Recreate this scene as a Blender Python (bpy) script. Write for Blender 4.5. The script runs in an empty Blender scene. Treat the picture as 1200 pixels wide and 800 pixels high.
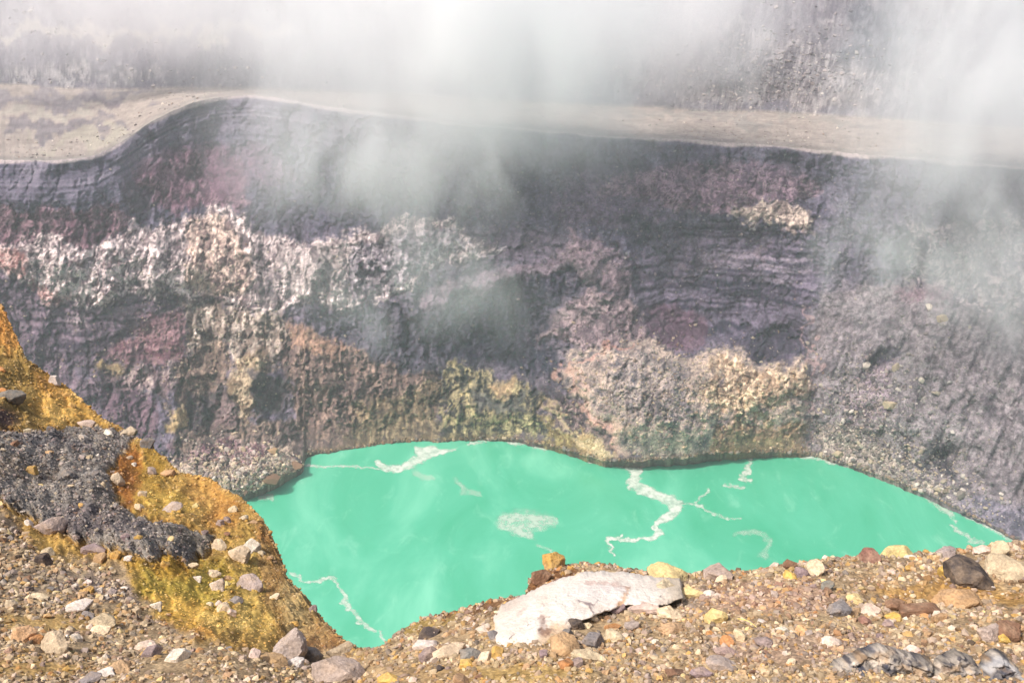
import bpy, math, random
import numpy as np
from mathutils import Vector

# ------------------------------------------------------------------ camera, world, sun, exposure
sc = bpy.context.scene
FPX, PITCH, CAMZ = 1230.0, math.radians(22.0), 230.0
cam_d = bpy.data.cameras.new('camera'); cam = bpy.data.objects.new('camera', cam_d)
sc.collection.objects.link(cam); sc.camera = cam
cam.location = (0, 0, CAMZ); cam.rotation_euler = (math.pi/2 - PITCH, 0, 0)
cam_d.sensor_width = 36.0; cam_d.lens = 36.0*FPX/1200.0
cam_d.clip_start = 0.1; cam_d.clip_end = 6000

SUN_EL, SUN_AZ = math.radians(54), math.radians(-128)      # azimuth from +Y towards +X
w = bpy.data.worlds.new('World'); sc.world = w; w.use_nodes = True
nt = w.node_tree; bg = nt.nodes['Background']
sky = nt.nodes.new('ShaderNodeTexSky'); sky.sky_type = 'NISHITA'; sky.sun_disc = False
sky.sun_elevation = SUN_EL; sky.sun_rotation = SUN_AZ
sky.dust_density = 6.0; sky.air_density = 1.0; sky.ozone_density = 1.0
nt.links.new(sky.outputs[0], bg.inputs[0]); bg.inputs[1].default_value = 0.15
sd = bpy.data.lights.new('sun', 'SUN'); sun = bpy.data.objects.new('sun', sd); sc.collection.objects.link(sun)
sd.energy = 3.9; sd.angle = math.radians(4); sd.color = (1.0, 0.955, 0.90)
sdir = Vector((math.sin(SUN_AZ)*math.cos(SUN_EL), math.cos(SUN_AZ)*math.cos(SUN_EL), math.sin(SUN_EL)))
sun.rotation_euler = sdir.to_track_quat('Z', 'Y').to_euler(); sun.location = (0, 0, 400)
sc.view_settings.view_transform = 'Standard'; sc.view_settings.look = 'None'
sc.view_settings.gamma = 1.0; sc.view_settings.exposure = 0.16
sc.render.engine = 'CYCLES'
cy = sc.cycles
cy.max_bounces = 12; cy.diffuse_bounces = 2; cy.glossy_bounces = 1; cy.transmission_bounces = 1
cy.volume_bounces = 9; cy.transparent_max_bounces = 12
cy.use_denoising = True
cy.volume_step_rate = 1.0; cy.volume_max_steps = 96

# ------------------------------------------------------------------ helpers
rng = np.random.default_rng(11)
_perm = rng.permutation(256).astype(np.int32); _perm = np.concatenate([_perm, _perm, _perm])
_G = np.array([[1,1,0],[-1,1,0],[1,-1,0],[-1,-1,0],[1,0,1],[-1,0,1],[1,0,-1],[-1,0,-1],
               [0,1,1],[0,-1,1],[0,1,-1],[0,-1,-1],[1,1,0],[-1,1,0],[0,-1,1],[0,-1,-1]], dtype=np.float32)

def perlin(p):
    p = np.asarray(p, dtype=np.float32)
    i = np.floor(p).astype(np.int32); f = p - i
    i &= 255
    u = f*f*f*(f*(f*6-15)+10)
    out = 0
    for dx in (0, 1):
        wx = u[..., 0] if dx else 1-u[..., 0]
        a = _perm[(i[..., 0]+dx) & 255]
        for dy in (0, 1):
            wy = u[..., 1] if dy else 1-u[..., 1]
            b = _perm[a + ((i[..., 1]+dy) & 255)]
            for dz in (0, 1):
                wz = u[..., 2] if dz else 1-u[..., 2]
                g = _G[_perm[b + ((i[..., 2]+dz) & 255)] & 15]
                d = g[..., 0]*(f[..., 0]-dx) + g[..., 1]*(f[..., 1]-dy) + g[..., 2]*(f[..., 2]-dz)
                out = out + wx*wy*wz*d
    return out

def fbm(p, octaves=4, gain=0.5):
    s, a, t = 0, 1.0, 0
    for k in range(octaves):
        s = s + a*perlin(p*(2.0**k) + 17.3*k); t += a; a *= gain
    return s/t*1.6

def ridged(p, octaves=4, gain=0.5):
    s, a, t = 0, 1.0, 0
    for k in range(octaves):
        s = s + a*(1-np.abs(perlin(p*(2.0**k) + 9.1*k))*2.2); t += a; a *= gain
    return s/t

def cells(p2, seed=0):
    """2-D cellular noise: distance to nearest point, difference to second, and a random value per cell"""
    i = np.floor(p2).astype(np.int32)
    d1 = np.full(p2.shape[:-1], 9.0, np.float32); d2 = d1.copy(); val = np.zeros_like(d1)
    for ox in (-1, 0, 1):
        for oy in (-1, 0, 1):
            cx = i[..., 0]+ox; cyy = i[..., 1]+oy
            h = _perm[(_perm[(cx+seed) & 255] + cyy) & 255]; h2 = _perm[h+37]; h3 = _perm[h+101]
            fx = cx + h/256.0; fy = cyy + h2/256.0
            d = np.hypot(p2[..., 0]-fx, p2[..., 1]-fy)
            n = d < d1
            d2 = np.where(n, d1, np.minimum(d2, d)); val = np.where(n, h3/255.0, val); d1 = np.where(n, d, d1)
    return d1, d2-d1, val

def facets(p2, seed=0):
    """broken-rock relief: every cell is a tilted flat face of its own"""
    i = np.floor(p2).astype(np.int32); d1 = np.full(p2.shape[:-1], 9.0, np.float32); out = np.zeros_like(d1)
    for ox in (-1, 0, 1):
        for oy in (-1, 0, 1):
            cx = i[..., 0]+ox; cyy = i[..., 1]+oy
            h = _perm[(_perm[(cx+seed) & 255] + cyy) & 255]; h2 = _perm[h+37]; h3 = _perm[h+101]; h4 = _perm[h+59]; h5 = _perm[h+83]
            dx = p2[..., 0]-(cx+h/256.0); dy = p2[..., 1]-(cyy+h2/256.0); d = dx*dx+dy*dy; n = d < d1
            out = np.where(n, (h3/255.0-0.5)*1.0 + dx*(h4/127.5-1)*0.9 + dy*(h5/127.5-1)*0.7, out); d1 = np.where(n, d, d1)
    return out

def sstep(a, b, x):
    t = np.clip((x-a)/(b-a), 0, 1); return t*t*(3-2*t)

def lin(c):
    c = np.asarray(c, dtype=np.float64)/255.0
    return np.where(c <= 0.04045, c/12.92, ((c+0.055)/1.055)**2.4)

def ray(px, py):
    px = np.asarray(px, dtype=np.float64); py = np.asarray(py, dtype=np.float64)
    a = (px-600)/FPX; b = (400-py)/FPX
    cp, sp = math.cos(PITCH), math.sin(PITCH)
    return np.stack([a, cp + b*sp, -sp + b*cp], -1)

def at_y(px, py, Y):                       # the point on the sight line at horizontal distance Y
    r = ray(px, py); return r*(np.asarray(Y)/r[..., 1])[..., None] + np.array([0, 0, CAMZ])

def at_z(px, py, z=0.0):                   # the point on the sight line at height z
    r = ray(px, py); return r*((z-CAMZ)/r[..., 2])[..., None] + np.array([0, 0, CAMZ])

def pinterp(x, pts):
    pts = np.array(pts, dtype=np.float64); return np.interp(x, pts[:, 0], pts[:, 1])

def mesh_np(name, V, F, col=None, alpha=None, smooth=True):
    V = np.ascontiguousarray(V, dtype=np.float32); F = np.ascontiguousarray(F, dtype=np.int32)
    me = bpy.data.meshes.new(name)
    n, k = F.shape
    me.vertices.add(len(V)); me.vertices.foreach_set('co', V.ravel())
    me.loops.add(n*k); me.loops.foreach_set('vertex_index', F.ravel())
    me.polygons.add(n); me.polygons.foreach_set('loop_start', np.arange(0, n*k, k, dtype=np.int32))
    if col is not None:
        c = np.ones((len(V), 4), np.float32); c[:, :3] = col
        if alpha is not None: c[:, 3] = alpha
        at = me.color_attributes.new('tint', 'FLOAT_COLOR', 'POINT'); at.data.foreach_set('color', c.ravel())
    me.update(calc_edges=True)
    me.polygons.foreach_set('use_smooth', np.full(n, smooth, dtype=bool))
    return me

def link(name, me, mat, kind=None, label=None, cat=None, group=None, loc=None, parent=None):
    o = bpy.data.objects.new(name, me); sc.collection.objects.link(o)
    if mat is not None and len(me.materials) == 0: me.materials.append(mat)
    if loc is not None: o.location = loc
    if parent is not None: o.parent = parent
    if kind: o['kind'] = kind
    if label: o['label'] = label
    if cat: o['category'] = cat
    if group: o['group'] = group
    return o

def grid_faces(nr, nc):
    a = np.arange(nr*nc).reshape(nr, nc)
    return np.stack([a[:-1, :-1], a[:-1, 1:], a[1:, 1:], a[1:, :-1]], -1).reshape(-1, 4)

def submesh(V, F, keep, col):
    f = F[keep]; used = np.unique(f); remap = np.zeros(len(V), np.int64); remap[used] = np.arange(len(used))
    return V[used], remap[f], col[used]

# ------------------------------------------------------------------ materials
def rock_mat(name, scales, bump=0.4, bdist=0.1, var=0.35, rough=0.95, source='attr', spec=0.15, speck=0.0):
    m = bpy.data.materials.new(name); m.use_nodes = True
    t = m.node_tree; N = t.nodes; L = t.links; b = N['Principled BSDF']
    b.inputs['Roughness'].default_value = rough
    b.inputs['Specular IOR Level'].default_value = spec
    if source == 'attr':
        a = N.new('ShaderNodeAttribute'); a.attribute_name = 'tint'; base = a.outputs['Color']
        tc = N.new('ShaderNodeNewGeometry'); co = tc.outputs['Position']
    else:
        oi = N.new('ShaderNodeObjectInfo'); base = oi.outputs['Color']
        tc = N.new('ShaderNodeNewGeometry'); co = tc.outputs['Position']
    cur = base; hsum = None
    if source == 'obj':                      # dusty, mottled faces
        dn_ = N.new('ShaderNodeTexNoise'); dn_.inputs['Scale'].default_value = 11.0; dn_.inputs['Detail'].default_value = 5; L.new(co, dn_.inputs['Vector'])
        dm = N.new('ShaderNodeMapRange'); dm.inputs[1].default_value = 0.42; dm.inputs[2].default_value = 0.66; dm.inputs[4].default_value = 0.4
        L.new(dn_.outputs['Fac'], dm.inputs[0]); dx_ = N.new('ShaderNodeMix'); dx_.data_type = 'RGBA'; L.new(dm.outputs[0], dx_.inputs[0])
        L.new(base, dx_.inputs[6]); dx_.inputs[7].default_value = (0.36, 0.26, 0.175, 1); cur = dx_.outputs[2]
    for k, s in enumerate(scales):
        n = N.new('ShaderNodeTexNoise'); n.inputs['Scale'].default_value = s
        n.inputs['Detail'].default_value = 5 if k == 0 else 3; n.inputs['Roughness'].default_value = 0.65
        L.new(co, n.inputs['Vector'])
        mr = N.new('ShaderNodeMapRange'); mr.inputs[1].default_value = 0.28; mr.inputs[2].default_value = 0.72
        mr.inputs[3].default_value = 1-var; mr.inputs[4].default_value = 1+var*0.9
        L.new(n.outputs['Fac'], mr.inputs[0])
        mx = N.new('ShaderNodeMix'); mx.data_type = 'RGBA'; mx.blend_type = 'MULTIPLY'; mx.inputs[0].default_value = 1
        L.new(cur, mx.inputs[6]); L.new(mr.outputs[0], mx.inputs[7]); cur = mx.outputs[2]
        if hsum is None: hsum = n.outputs['Fac']
        else:
            ad = N.new('ShaderNodeMath'); ad.operation = 'MULTIPLY_ADD'; ad.inputs[1].default_value = 0.5
            L.new(n.outputs['Fac'], ad.inputs[0]); L.new(hsum, ad.inputs[2]); hsum = ad.outputs[0]
    if speck > 0:
        v = N.new('ShaderNodeTexVoronoi'); v.inputs['Scale'].default_value = speck; L.new(co, v.inputs['Vector'])
        lt = N.new('ShaderNodeMath'); lt.operation = 'GREATER_THAN'; lt.inputs[1].default_value = 0.55
        sx = N.new('ShaderNodeSeparateColor'); L.new(v.outputs['Color'], sx.inputs[0])
        mr = N.new('ShaderNodeMapRange'); mr.inputs[3].default_value = 0.72; mr.inputs[4].default_value = 1.4
        L.new(sx.outputs[0], mr.inputs[0])
        mx = N.new('ShaderNodeMix'); mx.data_type = 'RGBA'; mx.blend_type = 'MULTIPLY'; mx.inputs[0].default_value = 0.8
        L.new(cur, mx.inputs[6]); L.new(mr.outputs[0], mx.inputs[7]); cur = mx.outputs[2]
        ad = N.new('ShaderNodeMath'); ad.operation = 'MULTIPLY_ADD'; ad.inputs[1].default_value = -0.6
        L.new(v.outputs['Distance'], ad.inputs[0]); L.new(hsum, ad.inputs[2]); hsum = ad.outputs[0]
    L.new(cur, b.inputs['Base Color'])
    bp = N.new('ShaderNodeBump'); bp.inputs['Strength'].default_value = bump; bp.inputs['Distance'].default_value = bdist
    L.new(hsum, bp.inputs['Height']); L.new(bp.outputs[0], b.inputs['Normal'])
    return m

M_wall = rock_mat('crater_rock', (0.55, 1.6), 0.9, 1.2, 0.30)
M_terr = rock_mat('ash_terrace', (0.12, 0.7), 0.4, 0.5, 0.12)
M_near = rock_mat('rubble_soil', (3.0, 22.0), 0.7, 0.02, 0.25, speck=34.0)
M_sulph = rock_mat('sulphur_soil', (1.2, 12.0), 0.5, 0.03, 0.22, speck=20.0)
M_crust = rock_mat('grey_gravel_soil', (3.0, 16.0), 0.9, 0.05, 0.32, speck=15.0)
M_gravel = rock_mat('gravel_stone', (9.0, 50.0), 0.5, 0.01, 0.16)
M_scree = rock_mat('scree_stone', (1.2, 4.0), 0.4, 0.2, 0.15)
M_stone = rock_mat('loose_stone', (7.0, 42.0), 0.8, 0.025, 0.30, source='obj')
M_block = rock_mat('outcrop_stone', (4.0, 30.0), 0.8, 0.03, 0.14)

# ------------------------------------------------------------------ the crater: wall, terrace, back slope
LAKE_EDGE = [(-300,700),(-150,650),(0,612),(120,596),(200,590),(250,590),(288,580),(300,574),(318,566),(338,556),(352,549),(356,545),
             (349,541),(350,538),(357,533),(400,527),(440,521),(480,517),(540,516),(580,515),(610,516),(640,521),(672,529),(690,535),
             (715,541),(740,540),(770,537),(800,537),(830,531),(860,530),(890,529),(930,531),(960,535),(1000,546),(1040,560),
             (1080,576),(1120,595),(1150,610),(1190,632),(1250,668),(1330,725),(1480,840)]
_le = np.array([p for p in LAKE_EDGE if p not in ((349,541),(350,538))], float)
RIM = [(-300,205),(-60,190),(0,187),(60,188),(105,184),(125,176),(150,162),(175,144),(200,131),(230,119),(262,113),(295,111),(330,115),(365,122),
       (400,127),(450,133),(500,139),(575,147),(650,154),(730,161),(800,163),(850,167),(900,170),(1000,180),(1100,187),(1200,196),(1480,225)]
RIMY = [(-300,470),(0,505),(110,515),(160,535),(220,562),(290,575),(400,560),(600,545),(800,535),(1000,515),(1200,480),(1480,400)]
BACK = [(-300,88),(0,100),(130,106),(250,104),(400,108),(600,118),(760,128),(900,134),(1040,142),(1200,152),(1480,170)]   # foot of the back slope

PX = np.arange(-180, 1380.1, 1.35)
nc = len(PX)
v_lake = np.interp(PX, _le[:, 0], _le[:, 1]); v_rim = pinterp(PX, RIM); v_back = pinterp(PX, BACK)
def sm(a, k):
    kk = np.ones(k)/k; return np.convolve(np.pad(a, k//2, mode='edge'), kk, mode='valid')[:len(a)]
v_rim = sm(v_rim, 15)
v_rim = v_rim + 0.9*perlin(np.stack([PX/19, PX*0, PX*0+3.3], -1)) + 0.6*perlin(np.stack([PX/5, PX*0, PX*0+8.3], -1)); v_back = sm(v_back, 41)
v_lake = v_lake + 2.2*perlin(np.stack([PX/14, PX*0, PX*0+3.3], -1)) + 1.2*perlin(np.stack([PX/4.5, PX*0+7, PX*0], -1))
v_back = v_back + 4*perlin(np.stack([PX/90, PX*0+2.1, PX*0+3.3], -1))
Y_lake = at_z(PX, v_lake)[:, 1]; Y_rim = sm(pinterp(PX, RIMY), 41)
z_rim = at_y(PX, v_rim, Y_rim)[:, 2]

NW = 330                                             # rows on the wall
tt = np.linspace(0, 1, NW)[:, None]
PYw = v_lake[None]*(1-tt) + v_rim[None]*tt
PXw = np.broadcast_to(PX[None], PYw.shape)
g = tt + 0.10*np.sin(tt*math.pi)                     # lower part leans back, upper part steeper
Y_ls = sm(Y_lake, 91); YL = Y_lake[None] + (Y_ls-Y_lake)[None]*sstep(0.0, 0.28, tt)
Yw = YL*(1-g) + Y_rim[None]*g
BUMPS = [(790,470,150,75,0,-20),(690,320,55,80,8,-12),(1110,470,120,120,0,-9),(880,385,80,40,0,9),(60,225,90,45,0,-12),
         (235,190,75,50,0,10),(130,310,130,45,0,-6),(320,400,70,90,0,-7),(430,440,80,50,15,-6),(275,548,80,34,0,-12),
         (560,475,85,28,0,-5),(575,395,60,50,0,6),(470,300,90,45,0,-5),(850,290,120,30,0,4),(1040,330,60,60,0,6),
         (955,460,12,90,0,4),(1105,538,26,16,-10,6),(1040,420,40,10,-35,4),(240,470,22,40,0,6),(352,480,26,40,0,5),
         (300,450,12,60,0,-4),(200,440,14,60,0,-3),(720,400,60,30,0,-5)]
for cx, cyy, rx, ry, an, amp in BUMPS:
    a = math.radians(an); dx = PXw-cx; dy = PYw-cyy
    u = (dx*math.cos(a)+dy*math.sin(a))/rx; v = (-dx*math.sin(a)+dy*math.cos(a))/ry
    Yw = Yw + amp*1.35*np.exp(-(u*u+v*v)**1.3)

ZP = [   # outline, dark tone, light tone, texture, opacity, how far it stands out in metres
 ([(0,160),(300,115),(650,155),(900,172),(1000,182),(1300,205),(1300,225),(1000,212),(900,205),(800,192),(640,205),(560,230),(400,240),(300,170),(200,160)],(72,74,86),(120,120,132),'v',.85,0),
 ([(0,190),(70,191),(73,215),(66,240),(40,246),(0,244),(-220,260),(-220,205)],(66,64,78),(104,102,114),'h',.9,4),
 ([(0,250),(60,245),(130,240),(152,262),(135,280),(110,290),(67,278),(0,288),(-220,300),(-220,262)],(86,62,70),(150,124,126),'c',.95,1),
 ([(150,195),(200,175),(240,170),(290,190),(292,240),(262,248),(235,236),(200,252),(180,242),(168,210)],(88,66,76),(150,124,130),'c',.95,2),
 ([(228,182),(262,175),(290,192),(290,228),(262,236),(240,215)],(82,58,72),(124,98,110),'g',.85,-1),
 ([(140,216),(160,204),(180,218),(181,248),(146,251)],(54,50,58),(96,90,96),'g',.9,-3),
 ([(0,288),(20,287),(44,277),(67,278),(88,285),(111,290),(135,280),(152,264),(175,270),(202,262),(236,248),(256,238),(280,250),(297,270),(324,284),(350,292),(371,288),(400,282),(430,264),(470,252),(505,246),(545,260),(562,284),(596,289),(560,302),(530,306),(495,325),(472,345),(440,352),(400,360),(371,350),(354,358),(331,366),(304,362),(290,358),(256,352),(236,348),(209,352),(175,359),(145,352),(111,362),(84,362),(57,359),(40,349),(27,335),(0,321),(-220,330),(-220,300)],(116,104,102),(250,240,224),'c',1,5),
 ([(215,262),(250,250),(285,275),(300,310),(290,345),(250,345),(215,330)],(124,106,96),(236,216,186),'c',.8,1.5),
 ([(330,300),(370,296),(400,290),(410,350),(360,346),(335,340)],(150,142,134),(252,246,228),'v',.8,1.5),
 ([(300,285),(322,300),(330,360),(308,355),(296,320)],(96,90,92),(180,170,160),'v',.8,-3),
 ([(410,290),(450,270),(540,268),(552,285),(500,312),(450,345),(410,350)],(124,120,124),(236,232,224),'v',.9,0),
 ([(0,290),(24,290),(34,312),(20,325),(0,318)],(140,96,86),(216,182,164),'c',.8,0),
 ([(30,328),(52,340),(84,352),(84,361),(50,357),(32,344)],(146,92,86),(222,190,174),'c',.75,0),
 ([(0,321),(27,335),(40,349),(57,359),(84,362),(111,362),(145,352),(175,359),(209,352),(216,375),(209,381),(216,419),(189,429),(159,422),(118,429),(111,436),(84,430),(61,403),(27,389),(0,354),(-220,360),(-220,330)],(58,52,64),(130,118,124),'h',1,-3),
 ([(-220,360),(0,356),(27,390),(61,404),(84,432),(118,450),(125,490),(150,520),(-220,560)],(82,72,80),(136,122,126),'c',.9,0),
 ([(159,376),(209,372),(217,388),(213,419),(182,427),(159,423),(132,421),(112,412),(149,393)],(96,66,72),(166,136,134),'h',.95,0),
 ([(80,372),(102,370),(104,388),(84,392)],(120,110,112),(180,170,166),'c',.8,1.5),
 ([(213,357),(236,350),(270,357),(304,361),(334,367),(338,395),(331,419),(311,430),(297,449),(270,424),(263,394),(243,406),(219,413),(216,388)],(134,122,106),(248,240,214),'v',1,3),
 ([(304,407),(321,429),(304,462),(294,490),(277,513),(267,483),(263,449),(277,427)],(128,112,84),(236,222,178),'v',.95,2),
 ([(216,413),(257,394),(270,423),(263,449),(236,470),(209,480),(206,436)],(100,86,74),(200,180,152),'v',.95,-1),
 ([(290,428),(311,428),(338,448),(339,466),(315,477),(304,497),(289,464)],(50,50,54),(104,98,94),'g',.95,-5),
 ([(216,476),(236,469),(257,449),(271,476),(274,497),(243,504),(216,497)],(60,56,60),(120,110,102),'v',.95,-4),
 ([(176,452),(189,448),(193,469),(179,478)],(44,42,50),(74,70,76),'g',.9,-3),
 ([(118,435),(162,429),(177,476),(184,517),(135,512),(124,484)],(90,74,82),(144,122,126),'v',.95,1),
 ([(128,432),(162,421),(189,434),(209,421),(207,449),(190,469),(176,460),(162,448),(145,463),(134,450)],(116,98,98),(224,212,192),'v',.85,1),
 ([(250,470),(262,468),(272,500),(262,506),(244,500)],(130,112,106),(176,158,148),'v',.8,2),
 ([(192,476),(216,474),(214,500),(195,504)],(146,128,80),(220,200,140),'g',.9,1),
 ([(118,425),(138,424),(142,436),(120,440)],(150,130,76),(212,194,130),'g',.8,0),
 ([(323,412),(338,386),(365,392),(400,402),(440,414),(500,440),(522,470),(500,500),(440,515),(400,520),(354,520),(338,496),(340,449)],(106,92,82),(188,166,142),'v',.95,3),
 ([(337,382),(365,388),(400,401),(420,412),(371,415),(340,404)],(132,106,84),(198,166,134),'g',.85,1),
 ([(209,503),(287,488),(350,498),(398,506),(450,505),(455,525),(350,540),(200,540)],(94,84,74),(176,158,132),'v',.85,0),
 ([(400,361),(434,357),(484,371),(511,388),(508,422),(468,430),(434,410),(400,399),(360,388),(350,365)],(74,74,84),(128,124,132),'v',.9,-2),
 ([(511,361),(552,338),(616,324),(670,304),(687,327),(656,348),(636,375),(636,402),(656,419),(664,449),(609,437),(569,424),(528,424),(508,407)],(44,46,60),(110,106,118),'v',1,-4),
 ([(484,348),(552,324),(636,304),(680,279),(688,297),(636,324),(569,339),(511,359)],(100,88,96),(156,142,146),'g',.9,2),
 ([(468,463),(511,448),(510,517),(461,519),(420,522),(400,512),(420,476)],(90,82,62),(186,172,130),'v',.95,1),
 ([(511,425),(542,429),(576,441),(603,444),(633,462),(637,512),(589,516),(542,519),(506,518),(514,476)],(54,58,52),(234,224,160),'v',1,5),
 ([(545,455),(580,468),(616,459),(613,479),(580,482),(552,478)],(44,50,52),(124,128,114),'g',.9,-5),
 ([(578,445),(603,445),(601,459),(580,460)],(180,150,104),(244,222,166),'g',.9,2),
 ([(667,266),(690,279),(724,294),(739,328),(724,345),(704,329),(677,324),(662,300)],(96,84,90),(162,146,146),'g',.95,6),
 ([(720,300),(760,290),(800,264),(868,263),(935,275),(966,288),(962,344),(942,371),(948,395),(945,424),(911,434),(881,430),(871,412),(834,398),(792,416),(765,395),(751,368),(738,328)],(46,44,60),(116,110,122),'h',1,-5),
 ([(755,352),(800,358),(832,380),(820,402),(780,411),(765,395)],(78,50,62),(124,96,104),'h',.6,0),
 ([(820,300),(900,296),(950,310),(940,330),(880,326),(830,318)],(66,64,78),(150,144,150),'h',.8,1.5),
 ([(870,372),(930,380),(942,410),(905,428),(872,408)],(42,40,54),(92,86,98),'v',.9,-3),
 ([(643,376),(670,348),(697,337),(724,347),(751,368),(766,395),(724,399),(680,410),(657,410),(636,396)],(104,92,94),(178,162,156),'c',.95,6),
 ([(663,422),(680,409),(724,398),(765,395),(792,418),(834,412),(871,404),(895,430),(945,424),(948,520),(930,534),(844,530),(800,540),(760,542),(735,528),(716,500),(690,476),(666,455)],(100,98,98),(214,198,172),'g',1,7),
 ([(834,425),(871,414),(888,436),(942,430),(945,462),(901,476),(861,484),(830,476),(822,449)],(156,134,104),(254,236,192),'c',.95,2),
 ([(720,430),(760,410),(800,432),(812,470),(790,500),(740,490),(716,460)],(90,92,98),(200,190,172),'c',.7,0),
 ([(838,440),(846,432),(848,446),(842,452)],(70,66,74),(100,94,98),'g',.9,-2),
 ([(800,462),(812,468),(812,500),(803,505)],(72,70,76),(110,106,108),'g',.8,-2),
 ([(834,505),(867,482),(901,496),(946,508),(947,530),(840,532)],(120,104,76),(210,188,136),'v',.9,0),
 ([(633,462),(663,458),(687,476),(704,503),(724,530),(680,532),(650,495)],(66,58,60),(154,138,126),'c',.95,1),
 ([(636,490),(656,496),(686,532),(640,520)],(116,104,60),(218,206,136),'v',.9,2),
 ([(676,508),(694,512),(720,536),(700,540),(684,530)],(180,160,110),(240,224,170),'c',.85,2),
 ([(800,192),(860,189),(950,205),(961,225),(935,238),(880,240),(850,249),(800,251),(750,236),(700,225),(720,200)],(88,72,84),(158,138,142),'c',.9,1),
 ([(851,250),(884,243),(935,239),(950,250),(956,272),(920,268),(880,262)],(126,114,104),(220,208,184),'c',1,2),
 ([(948,395),(962,344),(985,338),(1060,336),(1110,350),(1200,378),(1420,400),(1420,800),(1190,640),(1120,602),(1040,566),(1000,552),(948,536)],(88,86,86),(158,154,150),'g',1,3),
 ([(1060,262),(1200,250),(1420,260),(1420,400),(1200,380),(1110,350),(1070,335)],(76,72,84),(180,172,164),'c',.95,2),
 ([(1055,338),(1100,335),(1130,348),(1100,356),(1060,352)],(92,74,82),(146,126,130),'g',.8,0),
 ([(1009,430),(1036,408),(1060,402),(1050,429),(1043,462),(1030,490),(989,512),(1003,462)],(64,56,70),(184,172,172),'g',.95,-1),
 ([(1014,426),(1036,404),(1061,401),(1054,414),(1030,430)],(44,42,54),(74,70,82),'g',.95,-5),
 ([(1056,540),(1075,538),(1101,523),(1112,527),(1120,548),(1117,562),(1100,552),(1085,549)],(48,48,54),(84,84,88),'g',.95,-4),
 ([(1120,600),(1150,580),(1200,590),(1300,640),(1300,700),(1190,640)],(80,82,94),(146,144,150),'c',.8,0),
 ([(960,505),(1000,500),(1050,545),(1110,575),(1100,586),(1040,560),(1000,548),(955,532)],(84,82,78),(196,188,166),'c',.85,1),
 ([(215,535),(240,520),(275,518),(310,522),(340,530),(352,546),(335,562),(305,576),(280,585),(215,592),(180,560)],(92,72,72),(232,218,186),'c',1,6),
 ([(215,538),(240,521),(280,519),(320,525),(300,538),(255,540)],(80,52,62),(180,150,148),'c',.9,0),
]
def warpxy(PXa, PYa, warp=13.0):
    ww = np.stack([perlin(np.stack([PXa/30, PYa/30, 0*PXa+z], -1)) + 0.55*perlin(np.stack([PXa/9, PYa/11, 0*PXa+z], -1)) + 0.25*perlin(np.stack([PXa/3, PYa/4, 0*PXa+z], -1)) for z in (0.5, 9.5)], -1)
    return PXa + warp*ww[..., 0], PYa + warp*ww[..., 1]
def in_poly(X, Y, poly):
    ins = np.zeros(X.shape, bool); n = len(poly)
    for k in range(n):
        (x0, y0), (x1, y1) = poly[k], poly[(k+1) % n]
        if y0 == y1: continue
        c = ((y0 > Y) != (y1 > Y)) & (X < (x1-x0)*(Y-y0)/(y1-y0)+x0); ins ^= c
    return ins
def poly_sd(X, Y, poly):                   # signed distance in px, positive inside
    d = np.full(X.shape, 1e9); n = len(poly)
    for k in range(n):
        (x0, y0), (x1, y1) = poly[k], poly[(k+1) % n]; ex, ey = x1-x0, y1-y0
        t = np.clip(((X-x0)*ex+(Y-y0)*ey)/(ex*ex+ey*ey), 0, 1); d = np.minimum(d, np.hypot(X-x0-t*ex, Y-y0-t*ey))
    return np.where(in_poly(X, Y, poly), d, -d)
WX, WY = warpxy(PXw, PYw)
PMASK = []
RG = 4.0*perlin(np.stack([PXw/5, PYw/6, 0*PXw+3.3], -1)) + 3.0*perlin(np.stack([PXw/2.2, PYw/3, 0*PXw+6.3], -1))
gain_v = np.full(PXw.shape, 0.7)
pol_disp = np.zeros(PXw.shape)
for poly, A, B, k, op, amp in ZP:
    q = np.array(poly); box = (WX > q[:, 0].min()-12) & (WX < q[:, 0].max()+12) & (WY > q[:, 1].min()-12) & (WY < q[:, 1].max()+12)
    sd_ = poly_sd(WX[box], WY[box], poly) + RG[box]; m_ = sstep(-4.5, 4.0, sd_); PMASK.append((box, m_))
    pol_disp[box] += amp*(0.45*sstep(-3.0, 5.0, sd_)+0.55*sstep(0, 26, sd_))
    gain_v[box] = gain_v[box]*(1-m_) + {'v': 1.15, 'c': 0.8, 'h': 0.5, 'g': 0.35}[k]*m_
P = at_y(PXw, PYw, Yw)
SK = np.stack([PXw*0.37, 0.25*P[..., 1], -PYw*0.37], -1)
edge = sstep(0, 0.14, tt)*sstep(1.0, 0.965, tt)
# vertical rills, strata and blocks
big = fbm(P*np.array([1/55, 1/55, 1/45]), 4)
rill = ridged(SK*np.array([1/11, 1/45, 1/38]) + 5 + 0.25*big[..., None], 4, 0.55)
fine = ridged(SK*np.array([1/4.0, 1/8, 1/7.5]) + 2, 3, 0.6)
scree_m = sstep(940, 985, PXw + 12*big)*sstep(330, 380, PYw)
talus_m = np.exp(-(((PXw-250)/90)**2 + ((PYw-200)/45)**2)**2)
hard = 1 - 0.75*scree_m - 0.5*talus_m
topd = PYw - v_rim[None]                             # pixels below the rim
strata_m = sstep(75, 35, topd + 12*big)
lay = perlin(np.stack([PXw/260, (topd)/3.4, 0*PXw+1.5], -1)) + 0.6*perlin(np.stack([PXw/90, topd/1.8, 0*PXw+8.5], -1))
lay2 = perlin(np.stack([P[..., 0]/70, P[..., 2]/2.6, P[..., 1]/90], -1))
blk = cells(np.stack([SK[..., 0]/5.0 + big, SK[..., 2]/6.5 + 1.3*rill], -1))
blk2 = cells(np.stack([SK[..., 0]/2.1 + 0.6*rill, SK[..., 2]/2.8 + 0.5*big], -1), 50)
med = fbm(SK/14.0 + 60, 4)
rock_ = fbm(SK/3.2 + 30, 3)
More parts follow.
